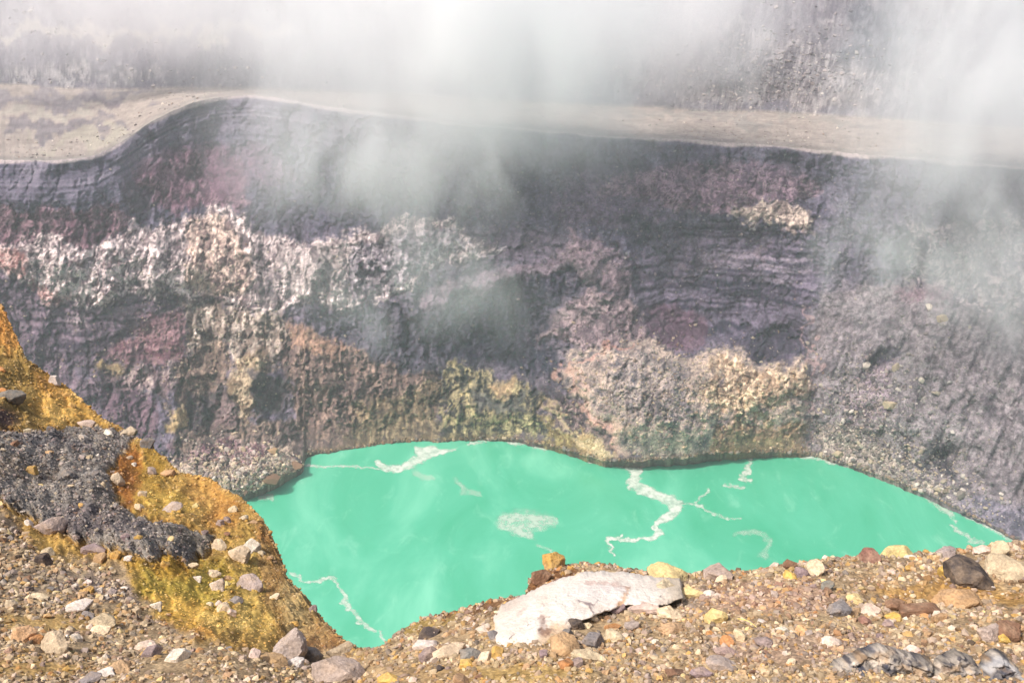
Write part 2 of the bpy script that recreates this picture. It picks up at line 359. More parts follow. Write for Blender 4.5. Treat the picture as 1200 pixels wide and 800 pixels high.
gul = ridged(np.stack([WX/46, WY/150, 0*WX+20], -1), 3, 0.5)
split = sstep(0.13, 0.0, np.abs(perlin(np.stack([WX/30, WY/95, 0*WX+44], -1))))
fw = 3.0*med
fac1 = facets(np.stack([(WX+fw)/17, (WY+fw*0)/24], -1), 3); fac2 = facets(np.stack([WX/7.5, (WY+fw)/9.5], -1), 40); fac3 = facets(np.stack([WX/3.6, WY/4.6], -1), 90)
facs = 2.6*fac1 + 1.5*fac2 + 0.8*fac3
disp = edge*gain_v*hard*(1-0.7*strata_m)*facs + edge*gain_v*(5.0*(gul-0.62) - 2.6*split) + 8.0*big*edge + 4.0*med*edge + pol_disp*0.8*sstep(0, 0.22, tt) + gain_v*edge*hard*(1-strata_m)*(3.2*(rill-0.6) + 0.7*(fine-0.6) + 0.6*rock_ + 0.8*lay2
        - 0.35*sstep(0.22, 0.0, blk[1]) + 1.0*(blk[2]-0.5)*sstep(0, .2, blk[1]) + 0.6*(blk2[2]-0.5)*sstep(0, .15, blk2[1]))
sl = perlin(np.stack([(PXw+0.45*(PYw-400))/13.0, PYw/140, 0*PXw+4.4], -1)) + 0.5*perlin(np.stack([(PXw+0.45*(PYw-400))/5.0, PYw/60, 0*PXw+7.4], -1))      # gullies down the scree
disp = disp + edge*scree_m*(2.6*sl + 0.6*fbm(P/3.5, 3)) + strata_m*edge*(1.1*lay)*(0.2+0.5*sstep(700, 350, PXw))
Yw = Yw - disp
P = at_y(PXw, PYw, Yw)

# terrace and back slope, further rows of the same sheet
NT = 30; ta = np.linspace(0, 1, NT+1)[1:, None]
PYt = v_rim[None]*(1-ta) + v_back[None]*ta
zt = z_rim[None]*(1-ta) + (z_rim[None]*0.35 + 0.65*z_rim.mean())*ta
hh = 0.5*perlin(np.stack([np.broadcast_to(PX[None], PYt.shape)/60, PYt/12, 0*PYt], -1))
zt = zt + hh*2.0*np.sin(ta*math.pi)
r = ray(np.broadcast_to(PX[None], PYt.shape), PYt)
Pt = r*((zt-CAMZ)/r[..., 2])[..., None]; Pt[..., 2] += CAMZ
Pt[..., 1] = np.maximum(Pt[..., 1], Y_rim[None]+0.5)
PXt = np.broadcast_to(PX[None], PYt.shape)
NB = 60; tb = np.linspace(0, 1, NB+1)[1:, None]
footY = Pt[-1, :, 1]; footZ = Pt[-1, :, 2]; footX = Pt[-1, :, 0]
back_d = tb*150
Pb = np.stack([footX[None]*(1+back_d/footY[None]), footY[None]+back_d, footZ[None] + back_d*0.72 - 8*np.sin(tb*3.0)*0], -1)
nb = fbm(Pb*np.array([1/60, 1/60, 1/40])+3, 4); nbr = ridged(Pb*np.array([1/22, 1/60, 1/60])+3, 4)
Pb[..., 2] += sstep(0, 0.12, tb)*(9*nb + 3*(nbr-0.6) + 1.5*fbm(Pb/6, 3))
rb = Pb - np.array([0, 0, CAMZ])                      # nominal picture row, used only to lay out the rock colours
dn = rb[..., 1]*math.cos(PITCH) - rb[..., 2]*math.sin(PITCH); up = rb[..., 1]*math.sin(PITCH) + rb[..., 2]*math.cos(PITCH)
PYb = 400 - FPX*up/dn; PXb = np.broadcast_to(PX[None], PYb.shape)

# colours -------------------------------------------------------------------------------
def paint(PXa, PYa, P3, base, zones, warp=13.0, masks=None):
    n1 = fbm(P3/22.0, 4); n2 = fbm(P3/22.0+40, 4)
    ww = np.stack([perlin(np.stack([PXa/26, PYa/26, 0*PXa+z], -1)) + 0.5*perlin(np.stack([PXa/8, PYa/8, 0*PXa+z], -1)) for z in (0.5, 9.5)], -1)
    X = PXa + warp*1.6*ww[..., 0]; Y = PYa + warp*1.6*ww[..., 1]
    grain = fbm(P3/3.0, 3)*0.5 + 0.5
    grain = 0.5*grain + 0.5*np.random.default_rng(3).random(PXa.shape)*0.55 + 0.25*grain
    S3 = np.stack([PXa*0.37, 0*PXa, -PYa*0.37], -1) + 2.0*n1[..., None]
    vst = ridged(S3*np.array([1/4.4, 1/25, 1/20]) + 3, 4, 0.6)*0.85 - 0.12 + 0.22*fbm(P3/2.2, 2)
    hst = 0.5 + 0.75*perlin(np.stack([P3[..., 0]/60, P3[..., 2]/1.5, P3[..., 1]/60], -1)) + 0.25*fbm(P3/2.0, 2)
    c1 = cells(np.stack([S3[..., 0]/2.4 + 0.7*vst, S3[..., 2]/4.2], -1), 20)
    f1 = facets(np.stack([X/7.5, Y/9.5], -1), 40); f2_ = facets(np.stack([X/3.6, Y/4.6], -1), 90)
    crk = np.clip(0.50 + 0.55*f1 + 0.45*f2_ + 0.55*(vst-0.45) + 0.35*fbm(S3/5.0+9, 3), 0, 1)
    det = {'g': np.clip(grain + 0.30*fbm(P3/9.0+4, 3), 0, 1), 'v': np.clip(0.12 + 0.75*np.clip(vst, 0, 1)**1.3 + 0.25*f1 + 0.2*f2_, 0, 1), 'h': np.clip(hst, 0, 1), 'c': crk}
    def shade(a, b, k):
        d = det[k][..., None]; d = np.clip(0.5+(d-0.5)*1.6, 0, 1)
        return lin(a)*(1-d) + lin(b)*d
    col = shade(*base)
    for cx, cyy, rx, ry, an, A, B, k, op in zones:
        a = math.radians(an); dx = X-cx; dy = Y-cyy
        u = (dx*math.cos(a)+dy*math.sin(a))/rx; v = (-dx*math.sin(a)+dy*math.cos(a))/ry
        d = np.sqrt(u*u+v*v)
        m = sstep(1.22, 0.78, d + 0.42*n1 + 0.25*n2)*op
        if m.max() < 0.01: continue
        col = col*(1-m[..., None]) + shade(A, B, k)*m[..., None]
    if masks is not None:
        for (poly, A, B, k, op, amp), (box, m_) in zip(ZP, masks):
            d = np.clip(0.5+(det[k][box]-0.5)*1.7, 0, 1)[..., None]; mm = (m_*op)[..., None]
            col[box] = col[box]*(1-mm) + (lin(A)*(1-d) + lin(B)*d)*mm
        # bedding, cracks and stains that run across the zones
        cr = sstep(0.10, 0.0, np.abs(perlin(np.stack([X/24, Y/60, 0*X+77], -1)) + 0.35*perlin(np.stack([X/6, Y/9, 0*X+31], -1))))*0.40
        cr = np.maximum(cr, 0.5*sstep(0.12, 0.0, np.abs(perlin(np.stack([X/30, Y/95, 0*X+44], -1)))))
        st = sstep(0.05, 0.5, perlin(np.stack([X/70, Y/30, 0*X+12], -1)) + 0.5*n2)*0.28
        col = col*(1-cr[..., None]) + lin((48, 44, 54))*cr[..., None]; col = col*(1-st[..., None]*0.8)
    return col, X, Y, det, n1

def stroke(col, X, Y, pts, width, c, op=0.8):
    d = np.full(X.shape, 1e9)
    for (x0, y0), (x1, y1) in zip(pts[:-1], pts[1:]):
        ex, ey = x1-x0, y1-y0; t = np.clip(((X-x0)*ex+(Y-y0)*ey)/(ex*ex+ey*ey), 0, 1)
        d = np.minimum(d, np.hypot(X-x0-t*ex, Y-y0-t*ey))
    m = sstep(width, width*0.25, d)*op
    return col*(1-m[..., None]) + lin(c)*m[..., None]

ZW = [
 (600,240,700,60,2,(72,72,86),(122,120,132),'v',0.9),
 (60,225,110,40,0,(74,74,88),(124,122,132),'h',1),
 (265,180,110,50,0,(86,74,88),(130,112,124),'g',0.9),
 (250,540,60,18,-10,(100,80,86),(132,110,112),'g',0.8),
 (520,420,60,40,0,(60,62,72),(116,112,118),'v',0.9),
 (640,440,50,26,0,(70,68,76),(128,122,124),'c',0.8),
 (600,290,80,24,0,(84,80,92),(134,126,134),'h',0.8),
 (720,235,70,30,0,(84,76,92),(140,128,140),'g',0.9),
 (1090,330,200,90,0,(84,82,94),(144,140,146),'v',0.9),
 (1090,480,170,150,0,(100,100,104),(164,162,160),'g',1),
]
ZT = [
 (60,152,80,9,-3,(124,116,124),(152,144,148),'g',0.85),(40,136,90,6,-2,(186,180,168),(206,198,182),'g',0.7),
 (100,165,70,6,-8,(176,168,152),(204,196,176),'g',0.7),(60,118,110,9,0,(136,128,136),(166,158,162),'g',0.8),
 (120,126,22,6,0,(104,92,104),(130,118,128),'g',0.7),(820,136,90,5,2,(160,156,150),(180,174,166),'g',0.6),
 (960,142,60,5,6,(168,160,150),(184,178,168),'g',0.6),
]
ZB = [
 (150,78,260,26,0,(112,108,122),(160,156,164),'v',0.9),(80,88,120,10,0,(96,96,104),(196,190,190),'c',0.7),
 (120,40,320,7,-1,(190,182,172),(216,208,196),'g',0.85),
 (880,80,150,46,4,(112,106,114),(212,204,204),'c',0.85),(1020,40,42,44,0,(84,86,100),(142,142,152),'c',0.95),
 (760,70,60,40,0,(118,106,114),(160,150,156),'c',0.8),(900,108,120,14,3,(128,118,120),(190,180,178),'c',0.7),
]
colw, Xw, Yv, detw, nw = paint(PXw, PYw, P, ((70,68,80),(128,122,130),'g'), ZW, masks=PMASK)
# the layered top of the wall
m = (sstep(62, 18, topd + 14*nw)*0.9*(0.25+0.75*sstep(620, 380, PXw)))[..., None]
ls = np.clip(0.45 + 0.42*lay + 0.6*nw + 0.3*(detw['v']-0.4), 0, 1)[..., None]
colw = colw*(1-m) + (lin((70,70,84))*(1-ls) + lin((146,142,148))*ls)*m
m = (sstep(5.0, 1.5, topd+4*nw)*0.7)[..., None]; colw = colw*(1-m) + lin((196,188,174))*m
m = (np.exp(-((topd-7.5-3*nw)/1.6)**2)*0.45*sstep(-.5,.2,lay+nw))[..., None]; colw = colw*(1-m) + lin((66,66,74))*m
for pts, wd, c, op in [
    ([(690,470),(712,492),(728,512),(740,534)], 11, (214,190,160), 0.55), ([(668,432),(690,470)], 6, (204,176,152), 0.5), ([(640,445),(655,470),(668,505)], 5, (60,54,60), 0.6), ([(760,540),(752,500),(770,470)], 4, (84,80,84), 0.5),
    ([(668,430),(664,448),(676,470),(700,490),(716,505),(728,528)], 5.5, (206,172,146), 0.6),
    ([(666,428),(690,414),(740,404)], 3.5, (190,150,130), 0.6),
    ([(944,370),(950,395),(953,430),(948,470),(944,520)], 3.2, (186,160,148), 0.45),
    ([(712,290),(735,325)], 2.2, (52,52,62), 0.8), ([(700,288),(722,312)], 1.8, (58,56,66), 0.7),
    ([(345,330),(352,380),(345,430)], 2.2, (70,66,70), 0.6), ([(372,290),(380,350)], 2.6, (96,90,92), 0.6),
    ([(490,300),(560,292),(595,286)], 3.0, (216,212,204), 0.7), ([(480,320),(455,345),(420,360)], 2.5, (90,88,92), 0.7),
    ([(780,330),(830,310),(900,300)], 3, (128,116,120), 0.5), ([(700,300),(660,350),(640,385)], 3, (116,108,114), 0.5),
    ([(720,300),(800,345),(850,362)], 3, (112,100,108), 0.4),
    ([(1012,430),(996,455),(986,500)], 4, (64,62,72), 0.7), ([(640,470),(660,500),(684,532)], 4, (190,176,132), 0.7),
    ([(150,345),(170,350),(260,352)], 4, (64,58,66), 0.7),
    ]:
    colw = stroke(colw, Xw, Yv, pts, wd, c, op)
shore = (PYw - v_lake[None])
m = (sstep(-9, -1, shore + 3*nw)*0.45*(1-scree_m))[..., None]; colw = colw*(1-m) + lin((112,100,62))*m
m = (sstep(-3.2, -0.8, shore)*0.25)[..., None]; colw = colw*(1-m) + lin((70,62,48))*m
colt, _, _, dett, nt_ = paint(PXt, PYt, Pt, ((176,162,152),(208,194,182),'g'), ZT)
dist_rim = v_rim[None]-PYt
m = (np.exp(-((dist_rim-3)/1.4)**2)*0.5)[..., None]; colt = colt*(1-m) + lin((150,144,140))*m
tn = fbm(Pt/np.array([30, 12, 20])+3, 4); tn2 = fbm(Pt/np.array([7, 5, 9])+6, 3)
colt = colt*(1 + 0.22*tn + 0.16*tn2)[..., None]
m = (sstep(0.25, 0.6, tn+0.4*tn2)*0.5)[..., None]; colt = colt*(1-m) + lin((128,118,120))*m
colb, _, _, _, _ = paint(PXb, PYb, Pb, ((128,122,132),(182,176,182),'v'), ZB)

under = at_y(PX, v_lake, Y_lake); under[:, 1] -= 2.0; under[:, 2] = -6.0      # the wall runs on below the water
Pw = np.concatenate([under[None], P]); cw = np.concatenate([colw[:1], colw])
SC_ALB = np.array([1.08, 0.98, 1.10])
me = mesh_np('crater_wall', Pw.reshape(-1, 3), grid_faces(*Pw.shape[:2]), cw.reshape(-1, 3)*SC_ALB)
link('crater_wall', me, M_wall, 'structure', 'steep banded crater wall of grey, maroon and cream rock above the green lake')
Pt2 = np.concatenate([P[-1:], Pt]); ct = np.concatenate([colw[-1:], colt])
me = mesh_np('ash_terrace', Pt2.reshape(-1, 3), grid_faces(*Pt2.shape[:2]), ct.reshape(-1, 3)*np.array([0.58, 0.575, 0.585]))
link('ash_terrace', me, M_terr, 'structure', 'flat pale ash terrace along the far rim of the crater')
# back slope ends in far flat ground that runs to the horizon
top = Pb[-1]; far1 = top.copy(); far1[:, 1] += 60; far1[:, 2] += 6; far2 = top.copy(); far2[:, :2] *= 3.5; far2[:, 2] = 60
Pb2 = np.concatenate([Pt[-1:], Pb, far1[None], far2[None]]); cb = np.concatenate([colt[-1:], colb, colb[-1:], colb[-1:]])
me = mesh_np('mountain_slope', Pb2.reshape(-1, 3), grid_faces(*Pb2.shape[:2]), cb.reshape(-1, 3)*0.62)
link('mountain_slope', me, M_wall, 'structure', 'grey rubble slope rising behind the pale terrace into the mist')

# ------------------------------------------------------------------ the lake and its foam
def water_mat():
    m = bpy.data.materials.new('lake_water'); m.use_nodes = True
    t = m.node_tree; N = t.nodes; L = t.links; b = N['Principled BSDF']
    b.inputs['Roughness'].default_value = 0.28; b.inputs['Specular IOR Level'].default_value = 0.5
    tc = N.new('ShaderNodeNewGeometry'); mp = N.new('ShaderNodeMapping'); mp.inputs['Scale'].default_value = (1, 0.45, 1)
    L.new(tc.outputs['Position'], mp.inputs[0])
    n = N.new('ShaderNodeTexNoise'); n.inputs['Scale'].default_value = 0.022; n.inputs['Detail'].default_value = 7
    n.inputs['Roughness'].default_value = 0.62; n.inputs['Distortion'].default_value = 1.2
    L.new(mp.outputs[0], n.inputs['Vector'])
    r = N.new('ShaderNodeValToRGB'); L.new(n.outputs['Fac'], r.inputs[0])
    e = r.color_ramp.elements
    e[0].position = 0.30; e[0].color = (*lin((58,160,122)), 1); e[1].position = 0.75; e[1].color = (*lin((112,192,160)), 1)
    k = r.color_ramp.elements.new(0.52); k.color = (*lin((78,172,138)), 1)
    n2 = N.new('ShaderNodeTexNoise'); n2.inputs['Scale'].default_value = 0.11; n2.inputs['Detail'].default_value = 6
    n2.inputs['Roughness'].default_value = 0.7; n2.inputs['Distortion'].default_value = 0.8; L.new(mp.outputs[0], n2.inputs['Vector'])
    mr = N.new('ShaderNodeMapRange'); mr.inputs[1].default_value = 0.56; mr.inputs[2].default_value = 0.78; mr.inputs[4].default_value = 0.45
    L.new(n2.outputs['Fac'], mr.inputs[0])
    mx = N.new('ShaderNodeMix'); mx.data_type = 'RGBA'; L.new(mr.outputs[0], mx.inputs[0]); L.new(r.outputs[0], mx.inputs[6])
    mx.inputs[7].default_value = (*lin((150,208,182)), 1)
    L.new(mx.outputs[2], b.inputs['Base Color'])
    n3 = N.new('ShaderNodeTexNoise'); n3.inputs['Scale'].default_value = 0.9; n3.inputs['Detail'].default_value = 4; L.new(mp.outputs[0], n3.inputs['Vector'])
    bp = N.new('ShaderNodeBump'); bp.inputs['Strength'].default_value = 0.12; bp.inputs['Distance'].default_value = 0.2
    L.new(n3.outputs['Fac'], bp.inputs['Height']); L.new(bp.outputs[0], b.inputs['Normal'])
    return m
M_water = water_mat()
edge_pts = at_z(PX[::6], v_lake[::6]); edge_pts[:, 1] += 4; edge_pts[:, 2] = 0
near_pts = edge_pts.copy(); near_pts[:, 1] = 60; near_pts[:, 0] *= 1.0
Lk = np.concatenate([near_pts[None], (near_pts*0.5+edge_pts*0.5)[None], edge_pts[None]])
me = mesh_np('lake', Lk.reshape(-1, 3), grid_faces(*Lk.shape[:2]))
link('lake', me, M_water, 'structure', 'opaque mint green acid lake at the bottom of the crater')

def foam_mat():
    m = bpy.data.materials.new('lake_foam'); m.use_nodes = True
    t = m.node_tree; N = t.nodes; L = t.links; b = N['Principled BSDF']; b.inputs['Roughness'].default_value = 0.9
    a = N.new('ShaderNodeAttribute'); a.attribute_name = 'tint'
    L.new(a.outputs['Color'], b.inputs['Base Color']); L.new(a.outputs['Alpha'], b.inputs['Alpha'])
    return m
M_foam = foam_mat()
def foam(name, label, strokes, soft=1.0, peak=0.95, pad=14, hgt=0.05):
    soft = min(1.0, soft+0.2); peak *= 0.86
    """strokes: lists of (px, py, halfwidth in px); a thin film of scum floating on the lake"""
    A = np.array([p for s in strokes for p in s])
    x0, x1 = A[:, 0].min()-pad, A[:, 0].max()+pad; y0, y1 = A[:, 1].min()-pad, A[:, 1].max()+pad
    gx = np.arange(x0, x1, 0.8); gy = np.arange(y0, y1, 0.6)
    X, Y = np.meshgrid(gx, gy); q = lambda s, z: perlin(np.stack([X/s, Y/s*1.7, 0*X+z], -1))
    Xd = X + 4.5*q(13, 1.2) + 3.0*q(4.5, 5.5) + 1.4*q(1.8, 4.1); Yd = Y + 2.4*q(13, 8.2) + 1.9*q(4.5, 3.7) + 0.9*q(1.8, 6.3)
    val = np.zeros(X.shape)
    for s in strokes:
        for (ax, ay, aw), (bx, by, bw) in zip(s[:-1], s[1:]):
            ex, ey = bx-ax, by-ay; t = np.clip(((Xd-ax)*ex+(Yd-ay)*ey)/(ex*ex+ey*ey+1e-9), 0, 1)
            d = np.hypot(Xd-ax-t*ex, Yd-ay-t*ey); wd = aw+(bw-aw)*t
            val = np.maximum(val, sstep(1.0+0.45*soft, 1.0-0.55*soft, d/wd))
    tex = 0.62 + 0.9*q(14, 2.2) + 0.8*q(5, 2.2) + 0.7*q(2.0, 7.1)
    al = np.clip(val*(1-0.55*soft + 0.75*soft*tex)*(0.85+0.25*q(3, 9.9)+0.45*q(9, 4.9)), 0, 1)*peak
    Pf = at_z(X, Y, hgt)
    F = grid_faces(*X.shape); keep = al.ravel()[F].max(1) > 0.02
    c = np.broadcast_to(lin((208,214,202)), (X.size, 3)); c4 = np.concatenate([c, al.reshape(-1, 1)], 1)
    V, F2, cc = submesh(Pf.reshape(-1, 3), F, keep, c4)
    me = mesh_np(name, V, F2, cc[:, :3], cc[:, 3])
    return link(name, me, M_foam, None, label, 'foam', 'foam streaks on the lake')
foam('foam_streak', 'bold white foam streak like a wing near the far left shore', [[(442,543,2.5),(452,548,4),(470,549,4.5),(488,540,5.5),(496,531,5.5),(515,530,4),(534,526,1.5)],[(444,541,2),(450,546,3)],[(489,528,4),(505,528,5),(520,531,3)]], 0.35)
foam('foam_streak', 'thin pale foam line running from the rubble point to the wing-shaped streak', [[(352,547,1.2),(368,545,2.0),(385,546,1.2),(420,546,1.0),(446,549,1.2)]], 0.6, 0.75)
foam('foam_streak', 'long winding white foam streak crossing the middle of the lake', [[(716,541,3),(735,545,5),(748,552,5),(744,560,6),(740,566,5.5),(752,573,5.5),(765,578,5.5),(780,585,6),(793,590,7),(788,600,7),(781,607,4),(770,613,3),(768,620,3.5),(772,625,4),(765,630,4),(756,631,2)],
      [(756,631,1.4),(740,633,1.6),(728,632,1.6),(714,630,1.6),(712,634,1.8),(716,642,1.8),(721,651,1.2)],[(714,630,1.2),(730,627,1.4)],[(690,541,1.5),(716,541,3)]], 0.35)
foam('foam_streak', 'faint foam thread branching right from the long winding streak', [[(797,590,1.6),(812,590,1.3),(822,594,1.3),(835,602,1.3),(850,606,1.0),(866,607,0.8)],[(812,590,1),(822,581,1.4),(829,574,1.8)]], 0.7, 0.7)
foam('foam_streak', 'foam tail hanging from the far shore below the pale yellow rocks', [[(868,529,5),(876,530,6),(878,536,4),(877,545,2.5),(878,551,3),(872,557,3),(866,562,2),(880,563,1.5)],[(845,568,1.5),(858,570,2),(872,571,1.6)]], 0.5, 0.85)
foam('foam_streak', 'white foam rim lapping the shore in front of the striped cliff', [[(596,517,2.5),(606,519,3.2),(618,517,2.5),(628,522,3.5),(640,526,2.5)],[(548,521,1.0),(562,517,1.8),(574,516,1.2)]], 0.5, 0.8)
foam('foam_streak', 'long white foam edge following the right hand scree shore', [[(925,532,1.5),(945,534,3),(962,537,2.5),(1000,548,1.8),(1030,556,2.2),(1050,566,1.8),(1075,577,2.2),(1100,588,2.2),(1125,600,1.8),(1150,612,2.0),(1170,623,2.2),(1188,632,2.0)]], 0.45, 0.85)
foam('foam_streak', 'soft foam band drifting just off the right hand scree shore', [[(1068,573,1.5),(1082,581,2.2),(1098,592,3.2),(1114,604,2.8),(1122,612,1.5)],[(1114,616,1.5),(1128,624,2.6),(1138,632,2.6),(1150,636,1.5)]], 0.8, 0.6)
foam('foam_patch', 'cloudy white foam patch floating in the middle of the lake', [[(590,612,9),(610,611,13),(635,610,10),(650,612,5)],[(600,622,4),(622,626,5)],[(632,638,2),(646,645,2)]], 1.0, 0.62, 24)
foam('foam_streak', 'curling foam thread beside the yellow spur at the lower left', [[(340,672,1.5),(352,674,1.5),(352,680,1.2),(372,682,1.5),(384,677,1.5),(394,679,2.0),(398,690,1.8),(405,698,2.6),(402,704,2.6),(410,713,2.2),(418,720,2.4),(422,730,2.4),(430,734,2.2),(440,738,1.4)],[(444,738,1.2),(450,748,1.5)]], 0.5, 0.75)
foam('foam_patch', 'small splash of foam near the left shore below the rubble point', [[(304,582,2.5),(312,580,3.5),(320,584,2)]], 1.0, 0.45)
foam('foam_patch', 'faint ragged foam below the wing-shaped streak', [[(486,552,3),(496,558,4),(508,560,2)],[(535,560,2),(545,575,4),(560,578,3)]], 1.0, 0.35, 20)
foam('foam_patch', 'faint swirl of foam on the right half of the lake above the rim', [[(862,626,2),(880,622,3),(895,628,3),(904,636,3),(895,650,5)]], 1.0, 0.35, 20)

# ------------------------------------------------------------------ foreground: rim ground, sulphur spur, gravel crust
CP = [(-220,800,5.2),(0,800,5.6),(300,800,5.5),(600,800,5.5),(900,800,5.45),(1200,800,5.4),(1420,800,5.4),(-220,960,4.2),(600,960,4.2),(1420,960,4.2),
      (0,740,7.2),(200,748,7.6),(330,742,9.0),(398,752,8.8),(450,757,7.1),(520,722,7.6),(600,700,7.4),(720,668,7.9),(850,668,7.9),(1000,652,8.3),
      (1200,638,8.7),(1420,620,9.2),(0,650,10.5),(150,665,11),(260,680,11.5),(330,690,12.2),(300,610,15),(250,570,17.5),(150,510,21),
      (0,520,17),(100,560,16.5),(200,610,14.2),(0,440,22),(0,360,27),(-220,330,28),(-220,520,17),(-220,650,10),(80,455,24),(900,730,6.3),(650,740,6.3),(1750,800,5.5),(1750,600,9.8),(1750,960,4.2),(-450,800,5.2),(-450,960,4.2),(-450,310,31),(-450,560,16)]
CP = np.array(CP); _cx = CP[:, :2]/300.0; _cv = np.log(CP[:, 2])
def _tps(d): return np.where(d > 1e-9, d*d*np.log(d+1e-12), 0)
_n = len(CP); _K = _tps(np.linalg.norm(_cx[:, None]-_cx[None], axis=-1)) + 0.004*np.eye(_n)
_Pm = np.concatenate([np.ones((_n, 1)), _cx], 1)
_A = np.block([[_K, _Pm], [_Pm.T, np.zeros((3, 3))]]); _sol = np.linalg.solve(_A, np.concatenate([_cv, np.zeros(3)]))
def fg_Y(px, py):
    q = np.stack([px, py], -1)/300.0; s = _sol[_n] + _sol[_n+1]*q[..., 0] + _sol[_n+2]*q[..., 1]
    for k in range(_n): s = s + _sol[k]*_tps(np.hypot(q[..., 0]-_cx[k, 0], q[..., 1]-_cx[k, 1]))
    return np.exp(s)
SIL = [(-450,318),(-220,330),(-60,345),(0,356),(8,370),(20,398),(30,420),(50,434),(75,450),(98,470),(118,488),(135,497),(150,503),(160,512),(178,524),(195,538),(210,553),
       (232,556),(248,560),(262,572),(280,580),(292,592),(306,606),(320,630),(330,655),(336,675),(348,688),(360,702),(376,720),(390,738),(405,751),
       (420,760),(440,761),(455,752),(468,740),(500,724),(540,714),(580,702),(615,697),(622,680),(640,672),(665,662),(700,661),(730,666),(760,668),(800,672),(830,670),(850,668),(880,668),
       (910,664),(940,660),(965,654),(1000,652),(1040,650),(1080,648),(1120,645),(1170,638),(1200,634),(1300,626),(1420,620),(1750,600)]
NF = 270
PXf1 = np.arange(-340, 1640.1, 1.75)
s_v = pinterp(PXf1, SIL) + 1.2*perlin(np.stack([PXf1/6, 0*PXf1, 0*PXf1+2.2], -1))
tf = (np.linspace(0, 1, NF)[:, None])
PYf = 950*(1-tf) + s_v[None]*tf; PXf = np.broadcast_to(PXf1[None], PYf.shape)
Yf = fg_Y(PXf, PYf)
Pf = at_y(PXf, PYf, Yf)

CRUST = [(-230,500),(0,503),(60,499),(110,500),(150,504),(156,514),(140,528),(131,545),(131,565),(134,588),(150,600),(180,610),(215,617),(250,628),(248,638),(225,648),(222,664),(212,655),(195,652),(180,661),(150,650),(118,640),(80,628),(60,612),(30,604),(0,590),(-230,560)]
SULPH = [(-230,300),(0,300),(60,420),(140,490),(170,500),(240,545),(310,600),(345,680),(380,720),(425,765),(330,764),(270,762),(240,752),(215,735),(185,725),(165,700),(150,668),(132,655),(100,652),(60,648),(38,645),(28,622),(0,600),(-230,600)]
wx = 5*perlin(np.stack([PXf/16, PYf/16, 0*PXf+0.4], -1)) + 3*perlin(np.stack([PXf/5, PYf/5, 0*PXf+6.4], -1))
wy = 5*perlin(np.stack([PXf/16, PYf/16, 0*PXf+3.4], -1)) + 3*perlin(np.stack([PXf/5, PYf/5, 0*PXf+9.4], -1))
sd_cr = poly_sd(PXf+1.4*wx, PYf+1.4*wy, CRUST) + 2.5*(np.random.default_rng(9).random(PXf.shape)-0.5); sd_su = poly_sd(PXf+2*wx, PYf+2*wy, SULPH)
m_cr = sstep(-1.5, 1.5, sd_cr); m_su = sstep(-10, 8, sd_su)*(1-m_cr)
GPn = np.stack([PXf, PYf*1.25, 0*PXf], -1); dsc = np.clip(Yf/11.0, 0.45, 2.2)
bign = fbm(GPn/95, 4); midn = fbm(GPn/22+7, 4)*dsc; rdg = ridged(GPn*np.array([1/34, 1/52, 1])+4, 4)
q2 = np.stack([PXf/10 + 0.8*midn, PYf/7.5 + 0.8*bign], -1); c_a = cells(q2, 5); q3 = np.stack([PXf/4.6, PYf/3.6], -1); c_b = cells(q3, 9)
crumb = dsc*((0.5-np.minimum(c_a[0], 0.7))*(0.3+c_a[2]) + 0.45*(0.5-np.minimum(c_b[0], 0.7))*(0.3+c_b[2]))
m_su2 = sstep(-20, 10, sd_su)
taper = sstep(1.0, 0.97, tf)*0.7 + 0.3
d_f = taper*(0.06*bign + 0.045*midn + m_su2*(0.26*bign + 0.16*(rdg-0.6) + 0.02*midn + 0.07*crumb*(0.45+0.8*sstep(-.2, .5, bign))) + 0.02*crumb)
d_f = d_f + m_cr*(0.20 + 0.04*midn)*sstep(0, 18, sd_cr+3) - 0.10*np.exp(-((sd_cr+3)/3.0)**2)
# the spur's outer face: ribs and hollows
of = np.exp(-(((PXf-345)/42)**2 + ((PYf-690)/75)**2)**2)
d_f = d_f + of*0.35*(ridged(Pf*np.array([1/0.9, 1/1.8, 1/2.2])+1, 3)-0.6)
# small dunes and ledges on the near ground
for cx, cyy, rx, ry, amp in [(660,680,50,14,0.12),(1100,700,70,10,-0.10),(520,735,70,10,0.05),(250,768,90,8,0.06),(60,735,80,9,-0.06),(1000,690,80,16,0.06),(30,760,60,10,0.05)]:
    d_f = d_f + amp*np.exp(-((PXf-cx)/rx)**2-((PYf-cyy)/ry)**2)
dirv = np.array([0, -0.55, 0.83])
Pf = Pf + d_f[..., None]*dirv

# colours of the near ground
def zonef(base, zones, warp=9.0):
    ww = np.stack([wx, wy], -1)/5.0; X = PXf+warp*ww[..., 0]; Y = PYf+warp*ww[..., 1]
    n1 = fbm(GPn/60+3, 4); d = np.clip(0.5 + 0.55*fbm(GPn/9, 3) + 0.35*(c_b[2]-0.5) + 0.22*(np.random.default_rng(5).random(PXf.shape)-0.5), 0, 1)[..., None]
    d2 = np.clip(0.5 + 0.7*fbm(GPn/28+3, 4) + 0.3*(c_a[2]-0.5), 0, 1)[..., None]
    dd = 0.5*d+0.5*d2
    col = lin(base[0])*(1-dd) + lin(base[1])*dd
    for cx, cyy, rx, ry, an, A, B, op in zones:
        a = math.radians(an); dx = X-cx; dy = Y-cyy
        u = (dx*math.cos(a)+dy*math.sin(a))/rx; v = (-dx*math.sin(a)+dy*math.cos(a))/ry
        m = sstep(1.3, 0.7, np.sqrt(u*u+v*v) + 0.35*n1)[..., None]*op
        col = col*(1-m) + (lin(A)*(1-dd)+lin(B)*dd)*m
    return col, dd
